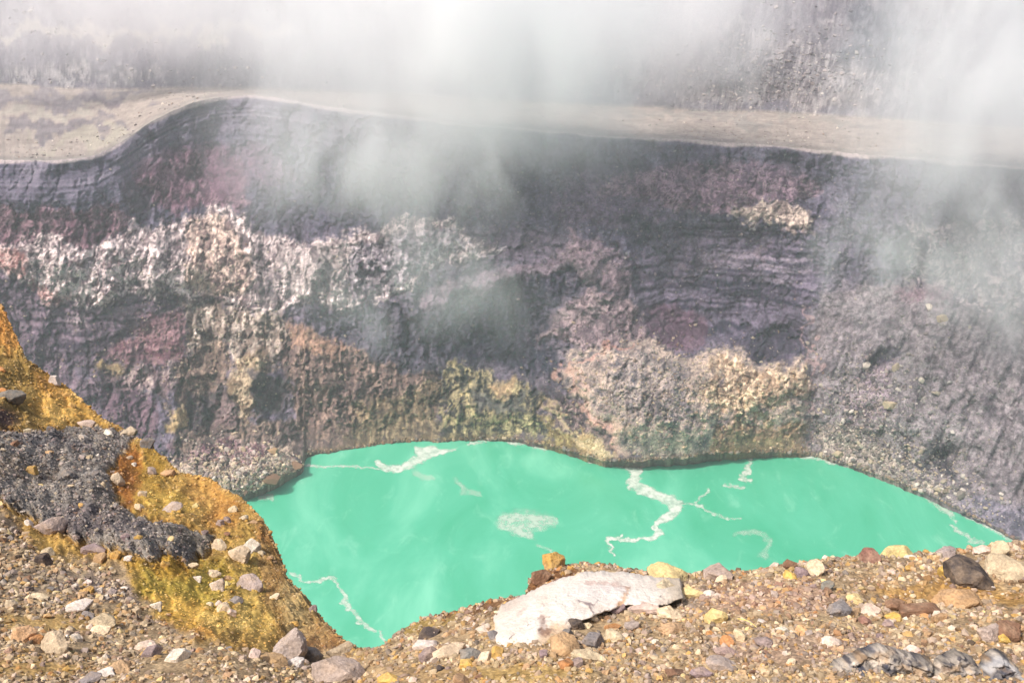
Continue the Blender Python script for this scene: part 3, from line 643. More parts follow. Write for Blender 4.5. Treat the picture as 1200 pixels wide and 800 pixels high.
col_near, dd = zonef(((112,90,66),(206,180,142)), [
    (20,612,60,20,0,(104,88,72),(158,138,116),0.9),
    (1100,692,80,11,-3,(150,112,62),(196,158,100),0.9),(480,736,60,9,-14,(134,112,54),(178,150,88),0.8),(600,790,90,12,0,(150,122,70),(192,162,104),0.8),
    (50,728,90,8,0,(160,126,72),(200,168,112),0.9),(40,782,70,10,0,(150,120,70),(196,160,100),0.8),(480,790,80,10,0,(140,112,78),(190,160,118),0.7),
    (640,684,40,14,-15,(96,62,38),(150,104,64),0.9),(560,708,60,6,-12,(96,66,44),(140,104,70),0.9),(1190,700,30,10,0,(160,120,60),(200,160,100),0.8),
    (900,700,100,18,0,(150,112,96),(204,168,146),0.6),(960,760,120,20,0,(130,104,96),(184,156,140),0.5),(790,700,30,20,0,(150,130,110),(190,170,146),0.7),
    (40,680,60,14,10,(110,98,86),(160,142,120),0.8),(130,690,60,14,14,(112,98,90),(168,148,130),0.8),(1080,640,200,6,0,(140,104,66),(196,160,110),0.7)])
col_su, _ = zonef(((128,94,44),(212,172,88)), [
    (20,440,28,70,0,(118,92,40),(176,144,80),0.9),(8,385,14,26,0,(170,108,40),(222,164,84),0.9),(70,470,40,20,20,(176,124,36),(240,198,110),0.9),
    (60,450,30,14,20,(140,86,30),(206,150,70),0.6),(150,555,18,34,0,(120,64,22),(184,118,48),0.9),(180,545,24,30,30,(128,98,34),(178,144,60),0.9),
    (190,585,30,16,0,(168,130,40),(226,190,90),0.7),(240,572,34,16,30,(160,110,50),(226,180,96),0.9),(262,600,24,18,0,(128,80,34),(190,138,66),0.7),
    (215,680,60,30,0,(140,116,36),(202,176,72),0.85),(190,660,40,14,0,(160,118,30),(206,160,60),0.8),(200,712,50,20,0,(180,130,34),(238,194,92),0.8),
    (290,720,60,20,0,(170,132,44),(226,194,110),0.8),(200,738,50,9,10,(150,96,30),(214,156,70),0.7),
    (335,680,34,80,-22,(112,82,44),(176,142,88),0.95),(322,620,18,26,-20,(104,72,38),(168,124,70),0.8),(380,748,34,18,20,(96,60,40),(160,116,74),0.8),
    (372,730,20,24,-35,(110,84,50),(200,170,110),0.6),(345,710,16,30,-10,(150,124,80),(214,190,130),0.6),(292,670,12,50,0,(160,132,50),(216,186,96),0.5)])
col_cr, _ = zonef(((84,80,78),(172,162,150)), [
    (60,520,60,10,10,(62,62,68),(120,116,116),0.7),(130,620,60,16,10,(66,58,66),(128,118,116),0.8),(230,636,24,8,0,(104,96,84),(140,130,112),0.8),
    (30,560,40,14,0,(96,84,72),(156,140,120),0.6),(140,590,20,30,0,(92,84,78),(146,134,120),0.6)])
lum = col_su.mean(-1, keepdims=True); col_su = col_su*0.94 + lum*0.06
m1 = sstep(-10, 8, sd_su)[..., None]; m2 = m_cr[..., None]
col_f = (col_near*(1-m1)+col_su*m1)*(1-m2) + col_cr*m2
m = (np.exp(-(((PXf-2)/20)**2 + ((PYf-488)/12)**2)**2)*0.9)[..., None]; col_f = col_f*(1-m)+lin((56,42,52))*m
m = (np.exp(-((sd_cr+3)/3.5)**2)*sstep(0, -2, sd_cr)*0.5)[..., None]*(1-m2); col_f = col_f*(1-m)+lin((92,60,34))*m
# behind the silhouette the ground falls away to the lake
Ptop = Pf[-1]; hd = Ptop - np.array([0, 0, CAMZ]); hl = np.hypot(hd[:, 0], hd[:, 1]); ux = hd[:, 0]/hl; uy = hd[:, 1]/hl; ta_ = -hd[:, 2]/hl
ss = np.concatenate([np.linspace(0.05, 1.5, 12), np.geomspace(2, 190, 34)])[:, None]
dropz = ss*(ta_[None] + 0.25 + 0.75*np.minimum(ss/2.5, 1))
Pd = np.stack([Ptop[None, :, 0]+ux*ss, Ptop[None, :, 1]+uy*ss, Ptop[None, :, 2]-dropz], -1)
Pd[..., 2] = np.maximum(Pd[..., 2], -8)
Pd[1:, :, 1] -= (0.4*fbm(Pd[1:]/2.5, 3))*np.minimum(ss[1:], 1.0)
cd = np.broadcast_to(col_f[-1:], Pd.shape)
GP = np.concatenate([Pf, Pd]); GC = np.concatenate([col_f, cd]); nrF, ncF = GP.shape[:2]
F = grid_faces(nrF, ncF)
cls = np.zeros((nrF, ncF), int); cls[:NF][(sd_su > 0)] = 1; cls[:NF][(m_cr > 0.5)] = 2; cls[NF:] = np.where(PXf1 < 418, 1, 0)[None]
fc = cls.reshape(-1)[F[:, 0]]
SC_FG = 0.78
for k, (nm, mt, lb) in enumerate([('rubble_ground', M_near, 'brown stony ground of the near crater rim'),
        ('sulphur_slope', M_sulph, 'yellow ochre sulphur-stained slope of the spur at left'), ('gravel_crust', M_crust, 'dark grey gravel crust lying across the yellow spur')]):
    V, F2, cc = submesh(GP.reshape(-1, 3), F, fc == k, GC.reshape(-1, 3)*SC_FG)
    link(nm, mesh_np(nm, V, F2, cc), mt, 'structure', lb)

def ground(px, py):                        # point on the near ground under a picture position, and its colour class
    px = np.asarray(px, float); py = np.asarray(py, float)
    ci = np.clip((px-PXf1[0])/1.75, 0, ncF-1.001); s = np.interp(px, PXf1, s_v)
    rj = np.clip((950-py)/(950-s)*(NF-1), 0, NF-1.001)
    c0 = ci.astype(int); r0 = rj.astype(int); a = (ci-c0)[..., None]; b = (rj-r0)[..., None]
    Q = Pf[r0, c0]*(1-a)*(1-b)+Pf[r0, c0+1]*a*(1-b)+Pf[r0+1, c0]*(1-a)*b+Pf[r0+1, c0+1]*a*b
    return Q, cls[r0, c0], col_f[r0, c0]

# ------------------------------------------------------------------ stones
def ico(level):
    t = (1+5**0.5)/2
    V = [(-1,t,0),(1,t,0),(-1,-t,0),(1,-t,0),(0,-1,t),(0,1,t),(0,-1,-t),(0,1,-t),(t,0,-1),(t,0,1),(-t,0,-1),(-t,0,1)]
    F = [(0,11,5),(0,5,1),(0,1,7),(0,7,10),(0,10,11),(1,5,9),(5,11,4),(11,10,2),(10,7,6),(7,1,8),(3,9,4),(3,4,2),(3,2,6),(3,6,8),(3,8,9),(4,9,5),(2,4,11),(6,2,10),(8,6,7),(9,8,1)]
    V = [np.array(v)/np.linalg.norm(v) for v in V]
    for _ in range(level):
        cache = {}; nf = []
        def mid(a, b):
            k = (min(a, b), max(a, b))
            if k not in cache:
                m = V[a]+V[b]; V.append(m/np.linalg.norm(m)); cache[k] = len(V)-1
            return cache[k]
        for a, b, c in F:
            ab, bc, ca = mid(a, b), mid(b, c), mid(c, a); nf += [(a, ab, ca), (b, bc, ab), (c, ca, bc), (ab, bc, ca)]
        F = nf
    return np.array(V), np.array(F)
ICO = {k: ico(k) for k in (0, 1, 3, 4)}
def rock_shape(level, seed, planes=11, rough=0.05):
    R = np.random.default_rng(seed); V, F = ICO[level]
    n = R.normal(size=(planes, 3)); n /= np.linalg.norm(n, axis=1)[:, None]
    n = np.concatenate([n, [[0, 0, 1], [0, 0, -1], [1, 0, 0], [-1, 0, 0], [0, 1, 0], [0, -1, 0]]]); n[-6:] += R.normal(0, 0.3, (6, 3)); n /= np.linalg.norm(n, axis=1)[:, None]
    d = R.uniform(0.62, 1.0, len(n)); dots = V @ n.T
    rad = np.where(dots > 0.05, d[None]/np.maximum(dots, 0.05), 9).min(1); rad = np.minimum(rad, 1.25)
    if level == 0: rad = rad*R.uniform(0.62, 1.2, len(V))
    if level >= 3: rad = rad*(1 + rough*1.4*fbm(V*1.6+seed, 3) + rough*fbm(V*5+seed, 3))
    W = V*rad[:, None]; ext = (W.max(0)-W.min(0))/2; return (W-(W.max(0)+W.min(0))/2)/ext, F     # fills the box [-1,1]^3
PAL = {'white': (210,198,186), 'cream': (206,186,156), 'pale pink': (206,184,170), 'mauve': (140,122,120), 'grey': (128,122,120), 'blue-grey': (120,116,112),
       'dark': (76,68,66), 'tan': (180,146,110), 'ochre': (190,150,84), 'yellow': (204,168,90), 'orange': (176,124,76), 'brown': (124,94,74),
       'pinkish grey': (164,148,140), 'red-brown': (132,98,86), 'beige': (184,166,140), 'pale yellow': (208,186,132)}
# px, py (centre), width, height, colour, label
H = [
 (64,446,11,12,'white','white angular block with a dark shadow on the upper yellow slope'),
 (13,467,22,16,'blue-grey','blue-grey slab lying on the upper yellow slope at the left edge'),
 (97,492,16,8,'pale pink','flat pale pink stone where the yellow crest meets the grey gravel'),
 (6,461,9,6,'orange','small orange stone just above the blue-grey slab at the left edge'),
 (128,510,11,7,'white','white stone near the top edge of the grey gravel, left of its corner'),
 (101,517,8,8,'white','round white stone on the upper grey gravel'),
 (152,506,17,12,'beige','beige stone on the upper right corner of the grey gravel'),
 (173,521,15,14,'blue-grey','blue-grey knobbly rock capping the notch beside the gravel corner'),
 (41,556,12,10,'ochre','ochre stone alone on the grey gravel'),
 (52,611,29,24,'pinkish grey','big rounded pinkish grey boulder at the lower edge of the grey gravel'),
 (83,563,17,10,'grey','flat grey stone in the middle of the grey gravel'),
 (137,561,13,17,'cream','upright cream stone embedded in the orange face beside the gravel'),
 (176,548,9,10,'pinkish grey','pinkish grey stone high on the olive part of the spur'),
 (203,596,21,10,'pinkish grey','long pinkish grey slab on the yellow slope right of the gravel'),
 (195,552,13,9,'tan','tan lump near the notch on the crest of the spur'),
 (167,578,9,7,'cream','cream stone on the orange face, lower of two in line'),
 (162,593,10,8,'cream','cream stone where the orange face meets the gravel edge'),
 (150,533,6,6,'cream','small cream stone topmost on the orange face'),
 (154,539,5,5,'white','tiny white stone below the topmost cream stone on the orange face'),
 (6,532,12,8,'blue-grey','pale blue-grey stone on the gravel at the left edge'),
 (6,548,9,8,'pinkish grey','pinkish grey stone on the gravel at the left edge under a blue-grey one'),
 (31,610,8,10,'white','white chip just left of the big rounded boulder'),
 (49,655,16,14,'dark','dark purple round stone among pale rubble at the left'),
 (52,644,13,9,'cream','cream stone resting on top of the dark purple round stone'),
 (106,640,26,10,'mauve','mauve rock poking out under the lower lip of the grey gravel'),
 (117,654,15,11,'tan','tan orange block below the mauve rock of the gravel lip'),
 (139,655,12,8,'ochre','ochre stone right of the tan block below the gravel lip'),
 (155,661,8,6,'white','white pebble at the foot of the gravel tongue'),
 (94,713,24,12,'white','white wedge-shaped stone in the left rubble with a dark hollow'),
 (103,722,14,10,'grey','grey stone tucked under the white wedge in the left rubble'),
 (45,700,17,6,'cream','flat cream stone in the left rubble'),
 (14,710,11,13,'cream','tall cream stone in the rubble near the left edge'),
 (104,691,10,9,'ochre','ochre stone in the stony band below the gravel'),
 (116,692,8,6,'white','white oval stone right of the ochre one in the stony band'),
 (131,695,10,8,'pinkish grey','pinkish grey stone in the stony band under the gravel tongue'),
 (120,728,27,15,'beige','large beige flat-topped block in the left rubble'),
 (116,738,20,8,'cream','cream slab directly beneath the beige flat-topped block'),
 (66,759,26,19,'beige','beige pitted boulder with a black shadow beneath, lower left'),
 (30,748,22,20,'tan','brown and cream block left of the beige pitted boulder'),
 (91,748,9,12,'white','upright white stone right of the beige pitted boulder'),
 (46,753,13,12,'orange','orange stone between two blocks at the lower left'),
 (170,757,21,10,'pale pink','pale pink stone leaning over mauve rubble, lower left'),
 (178,766,21,12,'mauve','mauve cluster rock under the pale pink stone'),
 (208,771,25,15,'white','glossy white pink-tinged boulder with a dark shadow, lower left'),
 (180,706,12,10,'white','white stone at the edge of the stony band and yellow slope'),
 (226,663,10,7,'cream','cream stone below the grey crust tongue on the yellow slope'),
 (229,675,11,6,'white','white stone on the olive slope below the crust tongue'),
 (196,664,9,9,'ochre','ochre round stone just under the gravel lip on the yellow slope'),
 (256,639,15,13,'cream','cream rounded stone left of the two-lobed pale boulder'),
 (280,651,24,17,'cream','cream left lobe of the pale double boulder on the yellow slope'),
 (294,643,18,15,'white','white right lobe of the pale double boulder on the yellow slope'),
 (266,608,8,8,'mauve','small mauve stone on the crest face, right one of a pair'),
 (258,612,8,8,'pinkish grey','small pinkish grey stone on the crest face, left one of a pair'),
 (273,597,10,7,'cream','cream stone high on the crest face above the mauve pair'),
 (287,609,9,7,'cream','cream stone near the outer edge of the spur'),
 (247,668,13,9,'cream','cream stone above the pink-mauve block on the yellow slope'),
 (252,681,15,17,'pale pink','pink-mauve upright block on the yellow slope'),
 (292,684,27,17,'pinkish grey','grey-brown cracked block jutting from the yellow slope'),
 (241,700,7,6,'cream','small cream pebble left of another below the pink-mauve block'),
 (253,702,7,5,'pale pink','small pale pink pebble below the pink-mauve block'),
 (275,702,15,8,'grey','grey stone cluster below the cracked block'),
 (261,711,13,10,'cream','cream stone with a shadow on the lower yellow slope'),
 (271,716,9,12,'pale pink','pale pink upright stone touching the cream one on the lower yellow slope'),
 (340,760,32,38,'pinkish grey','large pointed grey boulder at the foot of the spur'),
 (362,766,26,24,'grey','grey shoulder block leaning on the large pointed boulder'),
 (400,765,31,17,'beige','beige slab with shadow at the foot of the spur by the lake'),
 (299,768,12,12,'pale pink','pale pink round stone left of the pointed grey boulder'),
 (320,772,27,12,'tan','tan flat stone at the left foot of the pointed grey boulder'),
 (347,777,16,12,'white','white-grey stone at the right foot of the pointed grey boulder'),
 (368,716,9,9,'mauve','mauve stone on the outer edge of the spur above the lake'),
 (400,790,56,28,'pinkish grey','broad low grey boulder with rusty stain at the bottom edge'),
 (503,743,22,10,'dark','dark slate shard on the gravel below the lake edge'),
 (498,755,25,10,'white','white flat stone below the dark slate shard'),
 (501,768,18,13,'mauve','mauve pointed stone below the white flat stone'),
 (527,764,35,15,'beige','long beige slab left of the bluish striped stone'),
 (550,767,24,14,'blue-grey','bluish striped stone in the rubble left of the white boulder'),
 (546,777,15,10,'yellow','yellow stone under the bluish striped stone'),
 (583,765,14,14,'ochre','ochre stone against the lower tip of the white boulder'),
 (568,771,17,12,'cream','cream stone left of the ochre stone by the white boulder'),
 (567,737,16,9,'white','white and grey flat shard left of the white boulder'),
 (578,743,12,14,'grey','grey stone touching the left side of the white boulder'),
 (648,661,23,25,'ochre','upright yellow-tan rock standing on the mound behind the white boulder'),
 (633,680,22,20,'brown','brown lump under the upright yellow-tan rock'),
 (664,757,32,24,'tan','tan hollow rock in front of the white boulder'),
 (690,767,37,10,'cream','long thin cream stone in front of the tan hollow rock'),
 (694,749,25,18,'grey','grey rock half buried in front of the white boulder'),
 (675,729,18,15,'dark','dark lump against the lower face of the white boulder'),
 (662,745,16,16,'blue-grey','blue-grey stone beside the stained foot of the white boulder'),
 (637,767,9,9,'mauve','small purple stone at the bottom corner of the white boulder'),
 (723,714,17,11,'mauve','mauve stone on the rubble halfway along the white boulder'),
 (752,713,38,15,'pale pink','faceted pink-brown rock at the right end of the white boulder'),
 (785,721,27,14,'cream','cream block below the right end of the white boulder'),
 (783,694,34,30,'beige','weathered beige-grey block joined to the right end of the white boulder'),
 (720,744,21,13,'cream','cream stone in the rubble below the white boulder'),
 (718,733,18,8,'orange','orange flat stone in the rubble below the white boulder'),
 (740,733,16,10,'pinkish grey','pinkish grey stone right of the orange flat stone'),
 (785,738,26,12,'tan','tan and orange rock below the cream block'),
 (783,672,42,20,'pale yellow','pale yellow boulder on the rim edge behind the white boulder'),
 (842,671,30,18,'pinkish grey','rounded mauve-pink boulder sitting on the rim edge'),
 (845,680,13,8,'cream','cream stone in front of the rounded mauve-pink boulder'),
 (808,695,28,14,'pale yellow','pale yellow slanting slab left of the mauve-pink boulder'),
 (838,723,21,18,'pale yellow','pale yellow square block in the middle of the right rubble'),
 (830,697,12,8,'white','white stone between the slanting slab and the square yellow block'),
 (868,743,14,17,'cream','tall cream stone beside the dry stalk'),
 (852,752,15,10,'orange','orange stone left of the tall cream stone'),
 (895,751,19,12,'mauve','mauve-grey stone right of the tall cream stone'),
 (918,736,13,8,'white','white oval stone in the right rubble'),
 (940,738,12,11,'tan','peach round stone right of the white oval stone'),
 (925,662,14,11,'brown','dark brown stone on the rim edge above the yellow pebble'),
 (925,676,13,9,'yellow','yellow pebble just below the rim edge'),
 (939,672,15,13,'mauve','mauve stone between the yellow pebble and a cream boulder'),
 (955,668,17,18,'cream','cream boulder on the rim edge right of the mauve stone'),
 (968,690,14,10,'blue-grey','blue-grey stone below the rim edge'),
 (908,663,11,7,'white','white pebble on the rim edge against the lake'),
 (982,713,23,23,'grey','upright grey boulder in the right rubble'),
 (999,718,19,9,'tan','tan stone at the right foot of the upright grey boulder'),
 (975,753,23,12,'pale pink','flat pale pink stone in the right rubble'),
 (845,779,31,14,'pinkish grey','pinkish grey stone with dark underside at the bottom of the rubble'),
 (850,763,25,10,'mauve','long mauve stone above the dark-bottomed one'),
 (820,789,22,12,'mauve','mauve stone near the bottom edge below the square yellow block'),
 (792,788,23,10,'brown','brown stone near the bottom edge, left of a mauve one'),
 (1020,653,21,15,'red-brown','reddish brown rock on the rim edge left of the cream yellow boulder'),
 (1050,647,37,13,'pale yellow','cream yellow boulder on the rim edge'),
 (1066,652,14,5,'white','thin white stone in front of the cream yellow boulder'),
 (1110,648,22,11,'pinkish grey','pinkish grey stone cluster on the rim edge'),
 (1150,645,25,9,'pale pink','pale pink flat rocks on the rim edge at right'),
 (1172,645,17,17,'beige','beige grey block on the rim edge near the right'),
 (1110,671,17,18,'yellow','bright yellow block left of the black boulder'),
 (1137,674,39,29,'dark','blue-black boulder on the right side'),
 (1180,666,36,26,'beige','tilted grey-beige slab right of the blue-black boulder'),
 (1127,702,44,22,'tan','tan wedge-shaped rock with a dark hollow underneath'),
 (1050,708,19,13,'brown','brown block left of the long brown slab'),
 (1078,714,46,14,'brown','long brown slab left of the tan wedge rock'),
 (1048,721,15,10,'yellow','yellow stone under the brown block'),
 (1158,742,24,22,'pinkish grey','pinkish grey boulder at right, left of its twin'),
 (1182,741,22,22,'brown','brown-grey boulder at right next to the pinkish grey one'),
 (1177,749,10,9,'yellow','yellow chip in front of the two boulders at right'),
 (1161,686,11,7,'white','white stone right of the tan wedge rock'),
 (1195,735,20,16,'tan','tan block at the right edge'),
 (1022,715,19,11,'pale pink','pale pink stone between grey boulder and brown block'),
 (1042,730,13,8,'mauve','mauve stone below the yellow stone'),
 (1000,702,16,11,'pale yellow','pale yellow stone above the tan stone of the grey boulder'),
 (1014,727,13,9,'red-brown','red-brown stone in the right rubble'),
 (1100,726,15,12,'tan','tan stone below the tan wedge rock'),
 (1070,761,17,8,'pale pink','pale pink stone just above the grey outcrop'),
 (663,779,16,10,'orange','orange stone below the tan hollow rock'),
 (676,778,13,8,'mauve','mauve stone right of the orange one near the bottom'),
 (455,797,25,12,'yellow','yellow flat rock at the bottom edge'),
 (540,797,17,13,'tan','tan stone at the bottom edge left of the white boulder'),
 (104,794,23,13,'grey','grey stone at the bottom edge, lower left'),
 (118,787,26,8,'white','long white stone above the grey one at the bottom edge'),
 (141,783,21,14,'tan','tan block right of the long white stone, lower left'),
]
LAND = [(h[0], h[1], n) for h, n in [
  (H[0],'the white angular block on the upper slope'),(H[9],'the big rounded pinkish grey boulder'),(H[22],'the dark purple round stone'),(H[28],'the white wedge-shaped stone'),
  (H[35],'the beige flat-topped block'),(H[37],'the beige pitted boulder'),(H[43],'the glossy white boulder at lower left'),(H[50],'the pale double boulder'),(H[56],'the pink-mauve upright block'),
  (H[57],'the grey-brown cracked block'),(H[63],'the large pointed grey boulder'),(H[65],'the beige slab at the spur foot'),(H[70],'the broad low grey boulder'),(H[71],'the dark slate shard'),(H[74],'the long beige slab'),
  (H[83],'the tan hollow rock'),(H[81],'the upright yellow-tan rock'),(H[92],'the cream block'),(H[98],'the pale yellow rim boulder'),(H[99],'the rounded mauve-pink boulder'),
  (H[102],'the square yellow block'),(H[104],'the tall cream stone'),(H[107],'the white oval stone'),(H[116],'the upright grey boulder'),(H[118],'the flat pale pink stone'),
  (H[124],'the cream yellow rim boulder'),(H[130],'the blue-black boulder'),(H[132],'the tan wedge rock'),(H[134],'the long brown slab'),(H[136],'the twin boulders at right'),(H[119],'the dark-bottomed stone'),(H[131],'the tilted grey-beige slab')]]
used_labels = set(h[5] for h in H)
protos = [mesh_np('stone_shape', *rock_shape(3, 100+k, 7+k % 5, 0.06 if k % 3 else 0.03), smooth=False) for k in range(14)]
for p_ in protos: p_.materials.append(M_stone)
def zone_group(py, px, c):
    return {0: 'stones on the near crater rim', 1: 'stones on the yellow sulphur slope', 2: 'stones on the grey gravel crust'}[int(c)]
R = random.Random(5)
def place_stone(px, py, wd, ht, colname, label, cat='rock', name=None):
    Q, c, _ = ground(px, min(py+ht*0.30, 949)); Q = Q.reshape(3)
    dist = np.linalg.norm(Q-np.array([0, 0, CAMZ])); s = dist/FPX
    o = bpy.data.objects.new(name or ('boulder' if wd >= 22 else 'stone'), R.choice(protos)); sc.collection.objects.link(o)
    hx, hz = wd*s*0.56, ht*s*0.60
    hy = min(hx, hz*1.4)*R.uniform(0.8, 1.1)
    o.scale = (hx, hy, hz); o.rotation_euler = (R.uniform(-.12, .12), R.uniform(-.18, .18), R.uniform(-.35, .35))
    if R.random() < 0.5: o.rotation_euler.z += math.pi
    o.location = (Q[0], Q[1]+hy*0.2, Q[2]+hz*0.28)
    j = R.uniform(0.88, 1.08); cc = lin(PAL[colname])*j; cc = np.clip(cc*np.array([R.uniform(.96, 1.04), 1, R.uniform(.94, 1.06)]), 0, 0.9)
    o.color = (*cc, 1); o['label'] = label; o['category'] = cat; o['group'] = zone_group(py, px, c)
    return o
for h in H: place_stone(*h)

# smaller stones: the largest as objects of their own, the rest as gravel
sizes_n = []
def sample_pts(n, poly, seed):
    r_ = np.random.default_rng(seed); xs = np.array([p[0] for p in poly]); ys = np.array([p[1] for p in poly])
    X = r_.uniform(xs.min(), xs.max(), n*5); Y = r_.uniform(ys.min(), ys.max(), n*5)
    k = in_poly(X, Y, poly) & (Y > np.interp(X, PXf1, s_v)+1); return X[k][:n], Y[k][:n]
NEAR = [(-340,600),(0,610),(30,622),(40,648),(62,652),(130,664),(165,702),(215,745),(300,765),(415,765),(440,762),(468,742),(600,700),(620,690),(650,668),(700,662),(850,668),(1000,650),(1200,634),(1400,620),(1640,604),(1640,930),(-340,930)]
cols_near = ['cream','pale pink','pinkish grey','mauve','tan','ochre','grey','beige','red-brown','brown','white','dark','orange','pale yellow']
wt_near = np.array([15,7,13,6,17,8,9,17,3,10,4,6,3,4], float)
cols_su = ['cream','ochre','tan','pinkish grey','orange','pale yellow','beige','brown']; wt_su = np.array([12,16,12,7,8,12,8,5], float)
cols_cr = ['grey','dark','pinkish grey','mauve','beige','blue-grey','brown','white']; wt_cr = np.array([26,18,12,10,8,8,6,3], float)
def add_named(n, poly, cols, wts, seed, smin, smax, place):
    X, Y = sample_pts(n*3, poly, seed); r_ = np.random.default_rng(seed+1); k = 0
    for x, y in zip(X, Y):
        if k >= n: break
        if x < -2 or x > 1202 or y > 800: continue
        if any(abs(x-h[0]) < h[2]*0.6 and abs(y-h[1]) < h[3]*0.7 for h in H): continue
        if poly_sd(np.array([x]), np.array([y]), WHITE)[0] > -4: continue
        cn = cols[int(r_.choice(len(cols), p=wts/wts.sum()))]; sz = r_.uniform(smin, smax); ht = sz*r_.uniform(0.5, 0.85)
        shape = 'flat' if ht < sz*0.6 else ('chunky' if ht > sz*0.76 else 'small')
        near = sorted(LAND, key=lambda L: (L[0]-x)**2+((L[1]-y)*1.6)**2)[:6]; lab = None
        for ln in near:
            dx, dy = x-ln[0], y-ln[1]; far = math.hypot(dx, dy)
            rel = ('right of' if dx > 0 else 'left of') if abs(dx) > abs(dy)*1.4 else ('below' if dy > 0 else 'above')
            adv = 'just ' if far < 30 else ('a little ' if far < 60 else 'well ')
            t_ = f"{shape} {cn} stone {adv}{rel} {ln[2]}"
            if t_ not in used_labels: lab = t_; break
        if lab is None: continue
        used_labels.add(lab); place_stone(x, y, sz, ht, cn, lab); k += 1
WHITE = [(582,724),(590,712),(618,699),(650,684),(680,675),(705,673),(736,675),(766,680),(794,682),(797,697),(780,704),(762,709),(744,706),(728,706),(706,714),(690,720),(672,726),(664,736),(657,750),(648,762),(634,771),(618,777),(600,784),(592,772),(585,755),(581,738)]
add_named(76, NEAR, cols_near, wt_near, 71, 7.0, 10.0, 'near')
add_named(24, SULPH, cols_su, wt_su, 72, 6, 9, 'slope')
add_named(16, CRUST, cols_cr, wt_cr, 73, 5.5, 8.5, 'crust')

def gravel(name, label, px, py, size, cols, wts, seed, mat, getp, level=0, colmix=0.35, flat=0.62):
    r_ = np.random.default_rng(seed); n = len(px); Q, cl, gc = getp(px, py)
    dist = np.linalg.norm(Q-np.array([0, 0, CAMZ]), axis=1); rad = size*dist/FPX*0.55
    shp = [rock_shape(level, 900+seed+k, 9) for k in range(10)]; nv = len(shp[0][0]); Fb = shp[0][1]
    idx = r_.integers(0, 10, n); SV = np.stack([s[0] for s in shp])[idx]                       # n, nv, 3
    SV = SV*np.stack([np.ones(n)*1.0, r_.uniform(.6, 1.0, n), r_.uniform(flat-.2, flat+.25, n)], -1)[:, None]
    q = r_.normal(size=(n, 4)); q[:, 1:3] *= 0.25; q /= np.linalg.norm(q, axis=1)[:, None]
    a, b, c, d = q.T
    Rm = np.stack([1-2*(c*c+d*d), 2*(b*c-a*d), 2*(b*d+a*c), 2*(b*c+a*d), 1-2*(b*b+d*d), 2*(c*d-a*b), 2*(b*d-a*c), 2*(c*d+a*b), 1-2*(b*b+c*c)], -1).reshape(n, 3, 3)
    V = np.einsum('nij,nvj->nvi', Rm, SV)*rad[:, None, None] + Q[:, None] + np.array([0, 0, 1.0])*(rad*0.18)[:, None, None]
    Fc = (Fb[None] + (np.arange(n)*nv)[:, None, None]).reshape(-1, 3)
    cc = np.array([lin(PAL[k]) for k in cols])[r_.choice(len(cols), n, p=wts/wts.sum())]*r_.uniform(0.45, 1.22, n)[:, None]
    cc = cc*(1-colmix) + gc*colmix
    me = mesh_np(name, V.reshape(-1, 3), Fc, np.repeat(cc, nv, 0), smooth=False)
    return link(name, me, mat, 'stuff', label)
def pw(n, a, b, seed, e=2.4):
    u = np.random.default_rng(seed).random(n); return (a**(1-e) + u*(b**(1-e)-a**(1-e)))**(1/(1-e))
NEAR_IN = [(max(-70, min(1290, x)), y) for x, y in NEAR]
X, Y = sample_pts(34000, NEAR_IN, 1); X2, Y2 = sample_pts(5000, NEAR, 101); k2 = (X2 < -70) | (X2 > 1290); X = np.concatenate([X, X2[k2]]); Y = np.concatenate([Y, Y2[k2]]); k2 = Y < 845; X, Y = X[k2], Y[k2]
patch = fbm(np.stack([X/60, Y/18, 0*X], -1), 3)       # bare sandy patches between the stones
sand = np.zeros(len(X))
for cx, cyy, rx, ry in [(1100,692,70,9),(480,736,50,7),(600,790,70,9),(50,728,70,6),(40,782,50,7),(470,792,60,8),(1190,705,22,9),(560,708,50,5)]:
    sand = np.maximum(sand, np.exp(-(((X-cx)/rx)**2+((Y-cyy)/ry)**2)**1.5))
k = (patch > -0.34) & (np.random.default_rng(8).random(len(X)) > sand*0.93); X, Y = X[k], Y[k]
gravel('gravel', 'mixed brown, cream and mauve gravel covering the near crater rim', X, Y, pw(len(X), 2.3, 10.0, 2, 2.2), cols_near, wt_near, 3, M_gravel, ground, colmix=0.42)
X, Y = sample_pts(12000, SULPH, 21)
k = (poly_sd(X, Y, CRUST) < 0); X, Y = X[k], Y[k]
gravel('slope_gravel', 'small ochre and cream stones strewn over the yellow slope', X, Y, pw(len(X), 1.3, 6.0, 22, 3.0), cols_su, wt_su, 23, M_gravel, ground, colmix=0.72)
X, Y = sample_pts(7500, [(x+(10 if x > 0 else 0)*(1 if y < 620 else 0), y+(9 if y > 560 else -3)) for x, y in CRUST], 31)
sdc = poly_sd(X, Y, CRUST); k = (sdc > 0) | (np.random.default_rng(32).random(len(X)) < 0.45*np.exp(sdc/5)); X, Y = X[k], Y[k]
gravel('dark_gravel', 'coarse dark grey gravel packed over the crust on the spur', X, Y, pw(len(X), 1.6, 5.5, 32, 2.6), cols_cr, wt_cr, 33, M_gravel, ground, colmix=0.35)
X, Y = sample_pts(7000, NEAR, 13)
k = fbm(np.stack([X/45+9, Y/14, 0*X], -1), 3) > -0.05; X, Y = X[k], Y[k]
gravel('cobbles', 'fist-sized mixed cobbles heaped over the near crater rim', X, Y, pw(len(X), 4.0, 9.0, 14, 2.6), cols_near, wt_near, 15, M_gravel, ground, level=0, colmix=0.22, flat=0.62)
